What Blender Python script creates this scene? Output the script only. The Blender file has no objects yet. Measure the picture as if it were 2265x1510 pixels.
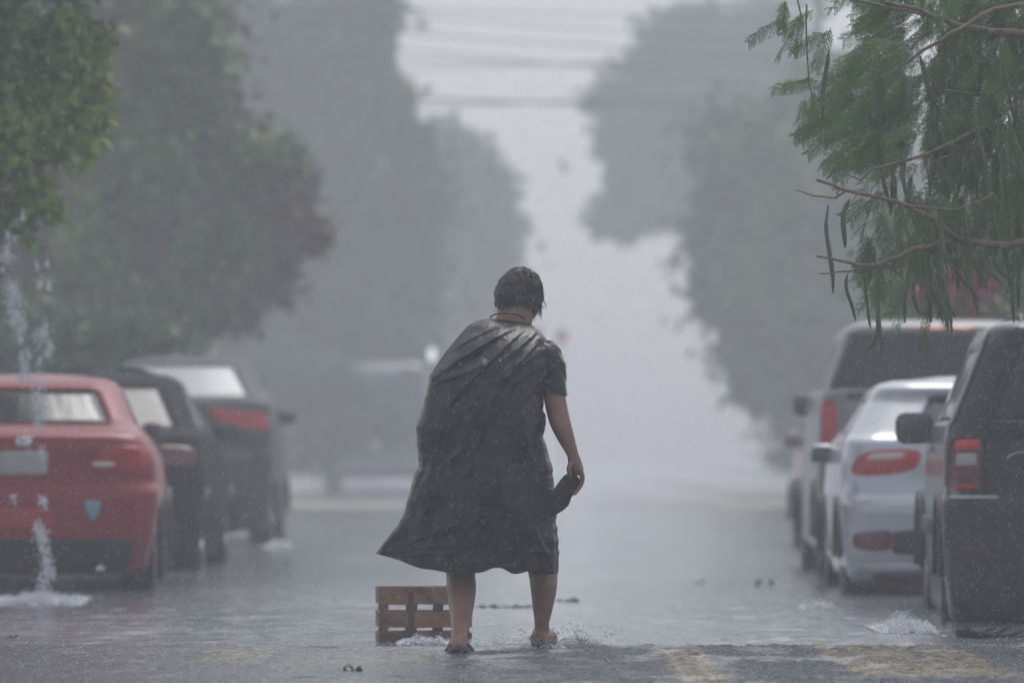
import bpy, bmesh, math, random
import numpy as np
from mathutils import Vector, Matrix, Euler

random.seed(7)
rng = np.random.default_rng(11)
C = bpy.context.scene.collection
scene = bpy.context.scene
rad = math.radians

# ------------------------------------------------------------------ camera
F = 12583.3            # focal length in photograph pixels
CX, HY, CZ = 1132.5, 1000.0, 0.90
cam_d = bpy.data.cameras.new('camera')
cam = bpy.data.objects.new('camera', cam_d)
C.objects.link(cam)
cam_d.lens = 200; cam_d.sensor_width = 36
cam_d.clip_start = 0.5; cam_d.clip_end = 2000
cam.location = (0, 0, CZ)
cam.rotation_euler = (rad(90) + math.atan((HY - 755) / F), 0, 0)
cam_d.dof.use_dof = True
cam_d.dof.focus_distance = 24.3
cam_d.dof.aperture_fstop = 2.8
scene.camera = cam

# ------------------------------------------------------------------ world, sun, exposure
SUN_EL, SUN_AZ = 58, 20
w = bpy.data.worlds.new('World'); scene.world = w; w.use_nodes = True
nt = w.node_tree; nt.nodes.clear()
sky = nt.nodes.new('ShaderNodeTexSky'); sky.sky_type = 'NISHITA'; sky.sun_disc = False
sky.sun_elevation = rad(SUN_EL); sky.sun_rotation = rad(SUN_AZ)
sky.air_density = 1.3; sky.dust_density = 3.0; sky.ozone_density = 1.0
hsv = nt.nodes.new('ShaderNodeHueSaturation'); hsv.inputs['Saturation'].default_value = 0.42
bg = nt.nodes.new('ShaderNodeBackground'); bg.inputs['Strength'].default_value = 0.115
wo = nt.nodes.new('ShaderNodeOutputWorld')
nt.links.new(sky.outputs[0], hsv.inputs['Color']); nt.links.new(hsv.outputs[0], bg.inputs[0]); nt.links.new(bg.outputs[0], wo.inputs[0])
sd = bpy.data.lights.new('sun', 'SUN'); sd.energy = 0.8; sd.angle = rad(30); sd.color = (1, .985, .96)
so = bpy.data.objects.new('sun', sd); C.objects.link(so)
so.rotation_euler = (rad(90 - SUN_EL), 0, rad(180 - SUN_AZ))
scene.view_settings.view_transform = 'Standard'
scene.view_settings.look = 'None'
scene.view_settings.exposure = 0.5
scene.view_settings.gamma = 1
scene.cycles.use_denoising = True
scene.cycles.max_bounces = 7
scene.cycles.diffuse_bounces = 3
scene.cycles.glossy_bounces = 3
scene.cycles.transmission_bounces = 4
scene.cycles.volume_bounces = 3
scene.cycles.transparent_max_bounces = 8
scene.cycles.use_adaptive_sampling = True
scene.cycles.adaptive_threshold = 0.02
scene.cycles.caustics_reflective = False
scene.cycles.caustics_refractive = False

# ------------------------------------------------------------------ helpers
def P(px, py, d):
    """point of the place seen at photograph pixel (px,py), d metres down the street"""
    return Vector(((px - CX) / F * d, d, CZ + (HY - py) / F * d))

def hashn(ix, iy, seed=0):
    h = (ix.astype(np.int64) * 374761393 + iy.astype(np.int64) * 668265263 + seed * 974634777) & 0xffffffff
    h = ((h ^ (h >> 13)) * 1274126177) & 0xffffffff
    return ((h ^ (h >> 16)) & 0xffff) / 65535.0

def vnoise(x, y, seed=0):
    x = np.asarray(x, float); y = np.asarray(y, float)
    ix = np.floor(x); iy = np.floor(y); fx = x - ix; fy = y - iy
    fx = fx * fx * fx * (fx * (fx * 6 - 15) + 10); fy = fy * fy * fy * (fy * (fy * 6 - 15) + 10)
    a = hashn(ix, iy, seed); b = hashn(ix + 1, iy, seed); c = hashn(ix, iy + 1, seed); d = hashn(ix + 1, iy + 1, seed)
    return (a + (b - a) * fx + (c - a) * fy + (a - b - c + d) * fx * fy) * 2 - 1

def fbm(x, y, o=4, seed=0):
    s = 0; a = 1; t = 0
    for k in range(o):
        s = s + a * vnoise(np.asarray(x) * 2 ** k, np.asarray(y) * 2 ** k, seed + k * 17); t += a; a *= .5
    return s / t

def mesh_np(name, V, Fc, smooth=False):
    """V (n,3), Fc (m,k) with a constant k"""
    me = bpy.data.meshes.new(name)
    V = np.asarray(V, np.float32); Fc = np.asarray(Fc, np.int32)
    m, k = Fc.shape
    me.vertices.add(len(V)); me.vertices.foreach_set('co', V.ravel())
    me.loops.add(m * k); me.loops.foreach_set('vertex_index', Fc.ravel())
    me.polygons.add(m); me.polygons.foreach_set('loop_start', np.arange(0, m * k, k, dtype=np.int32))
    me.polygons.foreach_set('loop_total', np.full(m, k, np.int32))
    if smooth: me.polygons.foreach_set('use_smooth', np.ones(m, bool))
    me.update(calc_edges=True); me.validate()
    return me

def link(name, me, mat, parent=None, smooth=None):
    o = bpy.data.objects.new(name, me); C.objects.link(o)
    if mat is not None:
        me.materials.clear(); me.materials.append(mat)
    if parent is not None: o.parent = parent
    if smooth is not None:
        me.polygons.foreach_set('use_smooth', [smooth] * len(me.polygons))
    return o

def tag(o, label=None, cat=None, group=None, kind=None):
    if label: o['label'] = label
    if cat: o['category'] = cat
    if group: o['group'] = group
    if kind: o['kind'] = kind
    return o

def empty(name, loc, rz=0.0):
    o = bpy.data.objects.new(name, None); C.objects.link(o)
    o.location = loc; o.rotation_euler = (0, 0, rz); o.empty_display_size = .2
    return o

class MB:
    """collects simple closed shapes and links them as one mesh"""
    def __init__(s): s.v = []; s.f = []
    def add(s, v, f):
        n = len(s.v); s.v += [tuple(p) for p in v]; s.f += [tuple(i + n for i in q) for q in f]
    def box(s, c, size, rot=None, bev=0.0):
        bm = bmesh.new(); bmesh.ops.create_cube(bm, size=1)
        for v in bm.verts: v.co = Vector((v.co.x * size[0], v.co.y * size[1], v.co.z * size[2]))
        if bev: bmesh.ops.bevel(bm, geom=bm.edges[:], offset=bev, segments=2, affect='EDGES', profile=.5)
        M = (rot.to_matrix() if rot else Matrix.Identity(3))
        bm.verts.index_update()
        s.add([M @ v.co + Vector(c) for v in bm.verts], [[v.index for v in f.verts] for f in bm.faces]); bm.free()
    def tube(s, pts, rads, seg=8, flat=1.0, flatdir=None, cap=.7):
        pts = [Vector(p) for p in pts]; n = len(pts); base = len(s.v); vs = []; fs = []
        t0 = (pts[1] - pts[0]).normalized()
        ref = Vector((0, 0, 1)) if abs(t0.z) < .9 else Vector((1, 0, 0))
        if flatdir is not None: ref = Vector(flatdir)
        u = t0.cross(ref).normalized()
        rings = []
        for i in range(n):
            t = (pts[min(i + 1, n - 1)] - pts[max(i - 1, 0)])
            t = t.normalized() if t.length > 1e-9 else t0
            u = (u - t * u.dot(t)); u = u.normalized() if u.length > 1e-6 else t.orthogonal().normalized()
            v = t.cross(u)
            rings.append((pts[i], t, u.copy(), v, rads[i]))
        # rounded ends
        def ring(p, u, v, r): return [p + (u * math.cos(a) + v * math.sin(a) * flat) * r for a in [2 * math.pi * k / seg for k in range(seg)]]
        p, t, u_, v_, r = rings[0]
        vs += ring(p - t * min(r * cap, cap), u_, v_, r * .6)
        for (p, t, u_, v_, r) in rings: vs += ring(p, u_, v_, r)
        p, t, u_, v_, r = rings[-1]
        vs += ring(p + t * min(r * cap, cap), u_, v_, r * .6)
        m = n + 2
        for i in range(m - 1):
            for k in range(seg):
                a = i * seg + k; b = i * seg + (k + 1) % seg
                fs.append((a, b, b + seg, a + seg))
        fs.append(tuple(range(seg))[::-1]); fs.append(tuple((m - 1) * seg + k for k in range(seg)))
        s.add(vs, fs)
    def ell(s, c, r, M=None, nu=20, nv=14):
        vs = []; fs = []; c = Vector(c)
        for j in range(1, nv):
            for i in range(nu):
                a = 2 * math.pi * i / nu; b = math.pi * j / nv
                p = Vector((r[0] * math.cos(a) * math.sin(b), r[1] * math.sin(a) * math.sin(b), r[2] * math.cos(b)))
                vs.append((M @ p if M else p) + c)
        top = len(vs); p = Vector((0, 0, r[2])); vs.append((M @ p if M else p) + c)
        p = Vector((0, 0, -r[2])); vs.append((M @ p if M else p) + c)
        for j in range(nv - 2):
            for i in range(nu):
                k = (i + 1) % nu; fs.append((j * nu + i, (j + 1) * nu + i, (j + 1) * nu + k, j * nu + k))
        for i in range(nu):
            k = (i + 1) % nu; fs.append((top, i, k)); fs.append((top + 1, (nv - 2) * nu + k, (nv - 2) * nu + i))
        s.add(vs, fs)
    def mesh(s, name):
        me = bpy.data.meshes.new(name); me.from_pydata([tuple(v) for v in s.v], [], s.f); me.update(); return me
    def build(s, name, mat, parent=None, smooth=True):
        return link(name, s.mesh(name), mat, parent, smooth)

# ------------------------------------------------------------------ materials
def mat(name, col, rough=.5, metal=0.0, spec=.5, vary=None, scale=3.0, bump=0.0, bscale=20.0, coat=0.0, rough2=None, sub=0.0, trans=0.0, alpha=1.0, detail=5):
    m = bpy.data.materials.new(name); m.use_nodes = True
    t = m.node_tree; b = t.nodes['Principled BSDF']
    b.inputs['Base Color'].default_value = (*col, 1); b.inputs['Roughness'].default_value = rough
    b.inputs['Metallic'].default_value = metal; b.inputs['Specular IOR Level'].default_value = spec
    b.inputs['Coat Weight'].default_value = coat; b.inputs['Coat Roughness'].default_value = .08
    b.inputs['Transmission Weight'].default_value = trans
    if alpha < 1: b.inputs['Alpha'].default_value = alpha
    tc = t.nodes.new('ShaderNodeTexCoord')
    if vary is not None:
        n = t.nodes.new('ShaderNodeTexNoise'); n.inputs['Scale'].default_value = scale; n.inputs['Detail'].default_value = detail
        t.links.new(tc.outputs['Object'], n.inputs['Vector'])
        r = t.nodes.new('ShaderNodeValToRGB')
        cols = [col] + list(vary)
        r.color_ramp.elements[0].position = .32; r.color_ramp.elements[0].color = (*cols[0], 1)
        r.color_ramp.elements[1].position = .68; r.color_ramp.elements[1].color = (*cols[-1], 1)
        for i, c in enumerate(cols[1:-1]):
            e = r.color_ramp.elements.new(.32 + .36 * (i + 1) / (len(cols) - 1)); e.color = (*c, 1)
        t.links.new(n.outputs['Fac'], r.inputs['Fac']); t.links.new(r.outputs['Color'], b.inputs['Base Color'])
    if rough2 is not None:
        n = t.nodes.new('ShaderNodeTexNoise'); n.inputs['Scale'].default_value = scale * 1.7
        t.links.new(tc.outputs['Object'], n.inputs['Vector'])
        mr = t.nodes.new('ShaderNodeMapRange'); mr.inputs['From Min'].default_value = .35; mr.inputs['From Max'].default_value = .65
        mr.inputs['To Min'].default_value = rough; mr.inputs['To Max'].default_value = rough2
        t.links.new(n.outputs['Fac'], mr.inputs['Value']); t.links.new(mr.outputs[0], b.inputs['Roughness'])
    if bump:
        n = t.nodes.new('ShaderNodeTexNoise'); n.inputs['Scale'].default_value = bscale; n.inputs['Detail'].default_value = 6
        t.links.new(tc.outputs['Object'], n.inputs['Vector'])
        bp = t.nodes.new('ShaderNodeBump'); bp.inputs['Strength'].default_value = 1.0; bp.inputs['Distance'].default_value = bump
        t.links.new(n.outputs['Fac'], bp.inputs['Height']); t.links.new(bp.outputs['Normal'], b.inputs['Normal'])
    return m

M = {}
M['glass'] = mat('car_glass', (.012, .017, .017), .08, spec=.5)
M['glass_dark'] = mat('dark_glass', (.012, .013, .016), .22, spec=.35)
M['rubber'] = mat('tyre_rubber', (.015, .015, .016), .6)
M['trim'] = mat('black_trim', (.018, .018, .02), .45, bump=.0015, bscale=60)
M['chrome'] = mat('chrome', (.6, .6, .62), .18, 1.0)
M['rim'] = mat('wheel_rim', (.35, .36, .38), .35, .8)
M['red_lens'] = mat('red_lens', (.50, .010, .018), .2, spec=.4, coat=.15)
M['dark_lens'] = mat('dark_red_lens', (.13, .008, .012), .15, spec=.6, coat=.5)
M['bright_lens'] = mat('bright_red_lens', (.7, .02, .02), .15, spec=.6, coat=.5)
M['clear_lens'] = mat('clear_lens', (.45, .4, .38), .2, spec=.6)
M['plate'] = mat('number_plate', (.5, .52, .52), .4)
M['sticker'] = mat('sticker', (.2, .42, .52), .4)

# ------------------------------------------------------------------ ground, road, pavements, water
def tensor_grid(name, xs, ys, zf, smooth=True):
    X, Y = np.meshgrid(xs, ys); Z = zf(X, Y)
    V = np.stack([X.ravel(), Y.ravel(), Z.ravel()], 1)
    nx, ny = len(xs), len(ys)
    i = np.arange(ny - 1)[:, None] * nx + np.arange(nx - 1)[None, :]
    Fc = np.stack([i, i + 1, i + 1 + nx, i + nx], -1).reshape(-1, 4)
    return mesh_np(name, V, Fc, smooth)

m_soil = mat('ground_soil', (.05, .045, .035), .8, vary=[(.04, .06, .03)], scale=.5)
g = link('ground', tensor_grid('ground', np.linspace(-150, 150, 12), np.linspace(-12, 440, 12), lambda x, y: x * 0 - .2), m_soil); tag(g, kind='structure')
m_road = mat('asphalt', (.05, .05, .052), .4, vary=[(.07, .07, .07)], scale=4, bump=.004, bscale=60)
g = link('road', tensor_grid('road', np.linspace(-4.4, 4.4, 8), np.linspace(-12, 430, 20), lambda x, y: x * 0 - .10), m_road); tag(g, kind='structure')

# flood water over the road
def water_mat():
    m = bpy.data.materials.new('flood_water'); m.use_nodes = True; t = m.node_tree; b = t.nodes['Principled BSDF']
    b.inputs['Base Color'].default_value = (.17, .175, .18, 1); b.inputs['Roughness'].default_value = .12
    b.inputs['Specular IOR Level'].default_value = .5; b.inputs['IOR'].default_value = 1.33
    tc = t.nodes.new('ShaderNodeTexCoord')
    n = t.nodes.new('ShaderNodeTexNoise'); n.inputs['Scale'].default_value = 9; n.inputs['Detail'].default_value = 5
    n2 = t.nodes.new('ShaderNodeTexNoise'); n2.inputs['Scale'].default_value = .55; n2.inputs['Detail'].default_value = 4
    mp = t.nodes.new('ShaderNodeMapping'); mp.inputs['Scale'].default_value = (1, .35, 1)
    t.links.new(tc.outputs['Object'], mp.inputs['Vector']); t.links.new(mp.outputs[0], n2.inputs['Vector'])
    t.links.new(tc.outputs['Object'], n.inputs['Vector'])
    bp = t.nodes.new('ShaderNodeBump'); bp.inputs['Distance'].default_value = .012; bp.inputs['Strength'].default_value = 1
    t.links.new(n.outputs['Fac'], bp.inputs['Height']); t.links.new(bp.outputs[0], b.inputs['Normal'])
    r = t.nodes.new('ShaderNodeValToRGB'); r.color_ramp.elements[0].position = .35; r.color_ramp.elements[0].color = (.11, .12, .14, 1)
    r.color_ramp.elements[1].position = .7; r.color_ramp.elements[1].color = (.20, .215, .24, 1)
    t.links.new(n2.outputs['Fac'], r.inputs['Fac']); t.links.new(r.outputs[0], b.inputs['Base Color'])
    return m
M['water'] = water_mat()
ys = np.concatenate([np.linspace(-12, 24, 8), np.arange(24.2, 40, .055), np.geomspace(40.1, 430, 100)])
xs = np.concatenate([np.linspace(-4.42, -3.4, 8), np.arange(-3.3, 3.3, .035), np.linspace(3.4, 4.42, 8)])
def water_z(x, y):
    f = np.clip((y - 23.5) / 1, 0, 1) * np.clip((60 - y) / 30, 0, 1)
    z = .010 * fbm(x * 1.6, y * 1.1, 3, 3) + .008 * fbm(x * 7, y * 5, 3, 9)
    z += .004 * fbm(x * 2.4 + y * .8, y * 2.1 - x * .7, 3, 5)
    # wake round the feet and the crate
    for cx, cy, a in ((.17, 25.1, .035), (-.3, 27.1, .02), (.33, 24.9, .03), (-.1, 25.6, .02)):
        r = np.hypot(x - cx, (y - cy)); z += a * np.exp(-(r / .22) ** 2) * (1 + .6 * fbm(x * 14, y * 14, 3, 2))
    return z * f
g = link('flood_water', tensor_grid('flood_water', xs, ys, water_z), M['water']); tag(g, kind='structure')

# kerbs and pavements
m_conc = mat('wet_concrete', (.16, .16, .155), .35, vary=[(.24, .235, .225)], scale=1.4, bump=.003, bscale=30)
for sgn, nm in ((-1, 'pavement'), (1, 'pavement')):
    b = MB(); b.box((sgn * 6.66, 209, -.06), (4.14, 440, .16)); tag(b.build(nm, m_conc, smooth=False), kind='structure')
    b = MB(); b.box((sgn * 4.505, 209, -.055), (.16, 440, .19), bev=.012); tag(b.build('kerb', mat('kerb_stone', (.25, .25, .24), .45, vary=[(.3, .29, .26)], scale=2), smooth=False), kind='structure')

# raised crosswalk hump the man stands on
def hump_mat():
    m = bpy.data.materials.new('hump_asphalt'); m.use_nodes = True; t = m.node_tree; L = t.links; b = t.nodes['Principled BSDF']
    tc = t.nodes.new('ShaderNodeTexCoord'); sep = t.nodes.new('ShaderNodeSeparateXYZ'); L.new(tc.outputs['Object'], sep.inputs[0])
    def noise(s, d=5, sc=None):
        n = t.nodes.new('ShaderNodeTexNoise'); n.inputs['Scale'].default_value = s; n.inputs['Detail'].default_value = d
        if sc:
            mp = t.nodes.new('ShaderNodeMapping'); mp.inputs['Scale'].default_value = sc
            L.new(tc.outputs['Object'], mp.inputs[0]); L.new(mp.outputs[0], n.inputs['Vector'])
        else: L.new(tc.outputs['Object'], n.inputs['Vector'])
        return n.outputs['Fac']
    def math_(op, a, bb=None, c=None):
        n = t.nodes.new('ShaderNodeMath'); n.operation = op
        for k, v in enumerate((a, bb, c)):
            if v is None: continue
            if isinstance(v, (int, float)): n.inputs[k].default_value = v
            else: L.new(v, n.inputs[k])
        return n.outputs[0]
    def rng_(v, a, bb, c=0, d=1):
        n = t.nodes.new('ShaderNodeMapRange'); n.inputs[1].default_value = a; n.inputs[2].default_value = bb; n.inputs[3].default_value = c; n.inputs[4].default_value = d
        n.interpolation_type = 'SMOOTHSTEP'; L.new(v, n.inputs[0]); return n.outputs[0]
    x, y = sep.outputs[0], sep.outputs[1]
    wob = math_('MULTIPLY', math_('SUBTRACT', noise(6, 4), .5), .16)
    xw = math_('ADD', x, wob)
    bars = None
    for (x0, x1, y0, y1, s) in ((.62, .80, 19, 24.3, .95), (1.30, 1.90, 21.4, 24.85, .85), (-1.29, -1.02, 22.9, 24.6, .9), (-.95, -.35, 22.4, 23.9, .42)):
        k = math_('MULTIPLY', rng_(xw, x0 - .02, x0 + .02), rng_(xw, x1 + .02, x1 - .02))
        k = math_('MULTIPLY', k, math_('MULTIPLY', rng_(y, y0 - .3, y0 + .1), rng_(y, y1 + .2, y1 - .1)))
        k = math_('MULTIPLY', k, s)
        bars = k if bars is None else math_('MAXIMUM', bars, k)
    wear = math_('MULTIPLY', rng_(noise(14, 6, (1, .5, 1)), .36, .58), rng_(noise(60, 5, (1, .5, 1)), .38, .62, .15, .85))
    fac = math_('MULTIPLY', bars, wear)
    base = t.nodes.new('ShaderNodeValToRGB'); base.color_ramp.elements[0].position = .38; base.color_ramp.elements[0].color = (.026, .030, .036, 1)
    base.color_ramp.elements[1].position = .66; base.color_ramp.elements[1].color = (.115, .125, .145, 1); L.new(noise(42, 6, (1, .6, 1)), base.inputs[0])
    mx = t.nodes.new('ShaderNodeMix'); mx.data_type = 'RGBA'; L.new(fac, mx.inputs[0]); L.new(base.outputs[0], mx.inputs[6]); mx.inputs[7].default_value = (.46, .33, .14, 1)
    L.new(mx.outputs[2], b.inputs['Base Color'])
    film = math_('ADD', math_('MULTIPLY', rng_(x, .5, -.9), .30), noise(4, 5, (1, .45, 1)))
    L.new(rng_(film, .50, .75, .62, .12), b.inputs['Roughness'])
    L.new(rng_(film, .45, .75, .06, .42), b.inputs['Specular IOR Level'])
    b.inputs['Coat Weight'].default_value = .06; b.inputs['Coat Roughness'].default_value = .2; b.inputs['Coat IOR'].default_value = 1.33
    bp = t.nodes.new('ShaderNodeBump'); bp.inputs['Distance'].default_value = .006; L.new(noise(70, 4), bp.inputs['Height']); L.new(bp.outputs[0], b.inputs['Normal'])
    return m
HT = .06
def hump_z(x, y):
    e = np.clip((y - 24.75) / .9, 0, 1); e2 = np.clip((18.5 - y) / 1.2, 0, 1)
    z = HT - .20 * (e * e * (3 - 2 * e)) - .2 * e2
    right = np.clip((x + .3) / 1.2, 0, 1)
    z = z + .0045 * fbm(x * 9, y * 5, 4, 21) * (.5 + .7 * right) + .006 * fbm(x * 2.2, y * 1.3, 2, 31)
    z = z + .006 * np.abs(vnoise(x * 22, y * 9, 44)) * (.35 + right) + .0042 * vnoise(x * 38, y * 16, 45) * (.45 + right)
    for cx, cy, a in ((.17, 24.72, .012), (-.22, 23.85, .008), (.30, 24.85, .03), (.22, 24.9, .02)):
        r = np.hypot(x - cx, (y - cy) * 1.2); z += a * np.exp(-(r / .10) ** 2) * (1 + .7 * fbm(x * 20, y * 20, 3, 8))
    return z
xs = np.concatenate([np.linspace(-4.41, -2.7, 20), np.arange(-2.65, 2.65, .012), np.linspace(2.7, 4.41, 20)])
ys = np.concatenate([np.linspace(17.3, 19.4, 12), np.arange(19.5, 25.7, .028)])
g = link('raised_crosswalk', tensor_grid('raised_crosswalk', xs, ys, hump_z), hump_mat()); tag(g, kind='structure')

# faded yellow paint on the next hump far down the street, kept thin above the water
m_yel = mat('faded_yellow_paint', (.26, .22, .13), .4, vary=[(.12, .12, .11)], scale=1.2)
def far_hump(x, y):
    t_ = np.clip(1 - np.abs(y - 96) / 9, 0, 1); return -.05 + .075 * np.minimum(1, t_ * 2.2)
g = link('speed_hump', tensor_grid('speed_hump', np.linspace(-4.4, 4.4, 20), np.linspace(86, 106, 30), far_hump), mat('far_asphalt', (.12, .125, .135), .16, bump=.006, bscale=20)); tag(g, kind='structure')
for x0, x1 in ((-3.9, -1.7), (3.3, 4.35)):
    me = tensor_grid('road_marking', np.linspace(x0, x1, 10), np.linspace(90, 103, 20), lambda x, y: far_hump(x, y) + .006)
    tag(link('road_marking', me, m_yel), kind='structure')
# ------------------------------------------------------------------ cars
def interp_slices(sl, z):
    zs = [s[0] for s in sl]
    return [float(np.interp(z, zs, [s[k] for s in sl])) for k in range(1, 5)]

KR, KC, KS, KF = 14, 7, 40, 14     # columns of the outline: rear, corner, side, front
def outline(yr, yf, hw, n, crown=.07):
    """closed plan outline, starting at the middle of the rear going to +x; rear centre bulges by crown"""
    pts = []
    cr = min(.42 / max(n, .1), hw * .45)       # corner radius grows as n falls
    L = yf - yr
    cr = min(cr, L * .3)
    xs = [hw - cr]
    def rear_y(x): return yr + crown * (x / hw) ** 2
    for i in range(KR + 1):
        x = (hw - cr) * i / KR; pts.append((x, rear_y(x)))
    y0 = rear_y(hw - cr)
    for i in range(1, KC + 1):
        a = math.pi / 2 * i / KC; pts.append((hw - cr + cr * math.sin(a), y0 + cr * (1 - math.cos(a))))
    yA = y0 + cr; yB = yf - crown * 1.4 - cr
    for i in range(1, KS + 1):
        t = i / KS; y = yA + (yB - yA) * t
        pts.append((hw * (1 - .045 * (2 * t - 1) ** 2 + .045 * 1 * (1 if t < .5 else 0) * (2 * t - 1) ** 2) , y))
    xe = pts[-1][0]
    for i in range(1, KC + 1):
        a = math.pi / 2 * i / KC; pts.append((xe - cr * (1 - math.cos(a)), yB + cr * math.sin(a)))
    xf = xe - cr
    for i in range(1, KF + 1):
        x = xf * (1 - i / KF); pts.append((x, yf - crown * 1.4 * (x / xf) ** 2))
    return pts

def surf_y(sl, x, z):
    """rear surface of the car at (x,z)"""
    yr, yf, hw, n = interp_slices(sl, z)
    x = abs(x); crown = .07
    cr = min(.42 / n, hw * .45)
    if x <= hw - cr: return yr + crown * (x / hw) ** 2
    y0 = yr + crown * ((hw - cr) / hw) ** 2
    q = min(1, (x - hw + cr) / cr)
    return y0 + cr * (1 - math.sqrt(max(0, 1 - q * q)))

def patch(sl, name, corners, th, mt, parent, rnd=5, N=12, side=1, off=0.0):
    """a raised panel that follows the rear surface. corners (x,z): lower-in, lower-out, upper-out, upper-in"""
    vs = []; fs = []
    a, b, c, d = [Vector(p) for p in corners]
    top = []; bot = []
    for j in range(N + 1):
        for i in range(N + 1):
            u = 2 * i / N - 1; v = 2 * j / N - 1
            # squircle rounding
            m = max(abs(u), abs(v)); l = (abs(u) ** rnd + abs(v) ** rnd) ** (1 / rnd)
            k = m / l if l > 0 else 1
            uu = (u * k + 1) / 2; vv = (v * k + 1) / 2
            p = (a * (1 - uu) + b * uu) * (1 - vv) + (d * (1 - uu) + c * uu) * vv
            y = surf_y(sl, p.x, p.y)
            edge = max(abs(u), abs(v)) ** 8
            top.append((p.x * side, y - th * (1 - .6 * edge) - off, p.y)); bot.append((p.x * side, y + .02, p.y))
    vs = top + bot; K = (N + 1) ** 2
    for j in range(N):
        for i in range(N):
            q = j * (N + 1) + i; f = (q, q + 1, q + N + 2, q + N + 1)
            fs.append(f if side > 0 else f[::-1]); g_ = tuple(k + K for k in f); fs.append(g_[::-1] if side > 0 else g_)
    rim = [i for i in range(N + 1)] + [(j + 1) * (N + 1) - 1 for j in range(1, N + 1)] + [N * (N + 1) + i for i in range(N - 1, -1, -1)] + [j * (N + 1) for j in range(N - 1, 0, -1)]
    for k in range(len(rim)):
        p, q = rim[k], rim[(k + 1) % len(rim)]; fs.append((q, p, p + K, q + K))
    bb = MB(); bb.add(vs, fs)
    return bb.build(name, mt, parent)

def make_wheel(car, x, y, r, side):
    b = MB(); prof = [(r * .62, -.10), (r * .93, -.11), (r, -.085), (r, .085), (r * .93, .11), (r * .62, .10)]
    seg = 32; vs = []; fs = []
    for k in range(seg):
        a = 2 * math.pi * k / seg
        for (q, dx) in prof: vs.append((dx, q * math.cos(a), q * math.sin(a)))
    n = len(prof)
    for k in range(seg):
        for i in range(n):
            j = (i + 1) % n; k2 = (k + 1) % seg; fs.append((k * n + i, k2 * n + i, k2 * n + j, k * n + j))
    b.add(vs, fs); ty = b.build('tyre', M['rubber'])
    wroot = bpy.data.objects.new('wheel', None); C.objects.link(wroot); wroot.parent = car; wroot.location = (x, y, r)
    ty.parent = wroot
    rb = MB(); rb.tube([(-.07, 0, 0), (.075, 0, 0)], [r * .62, r * .62], 28, cap=.02)
    for k in range(5):
        a = 2 * math.pi * k / 5; rb.box((.09 * side, math.cos(a) * r * .33, math.sin(a) * r * .33), (.03, r * .55, .055), Euler((a, 0, 0)), .008)
    rb.build('rim', M['rim'], wroot, smooth=False)

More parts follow.
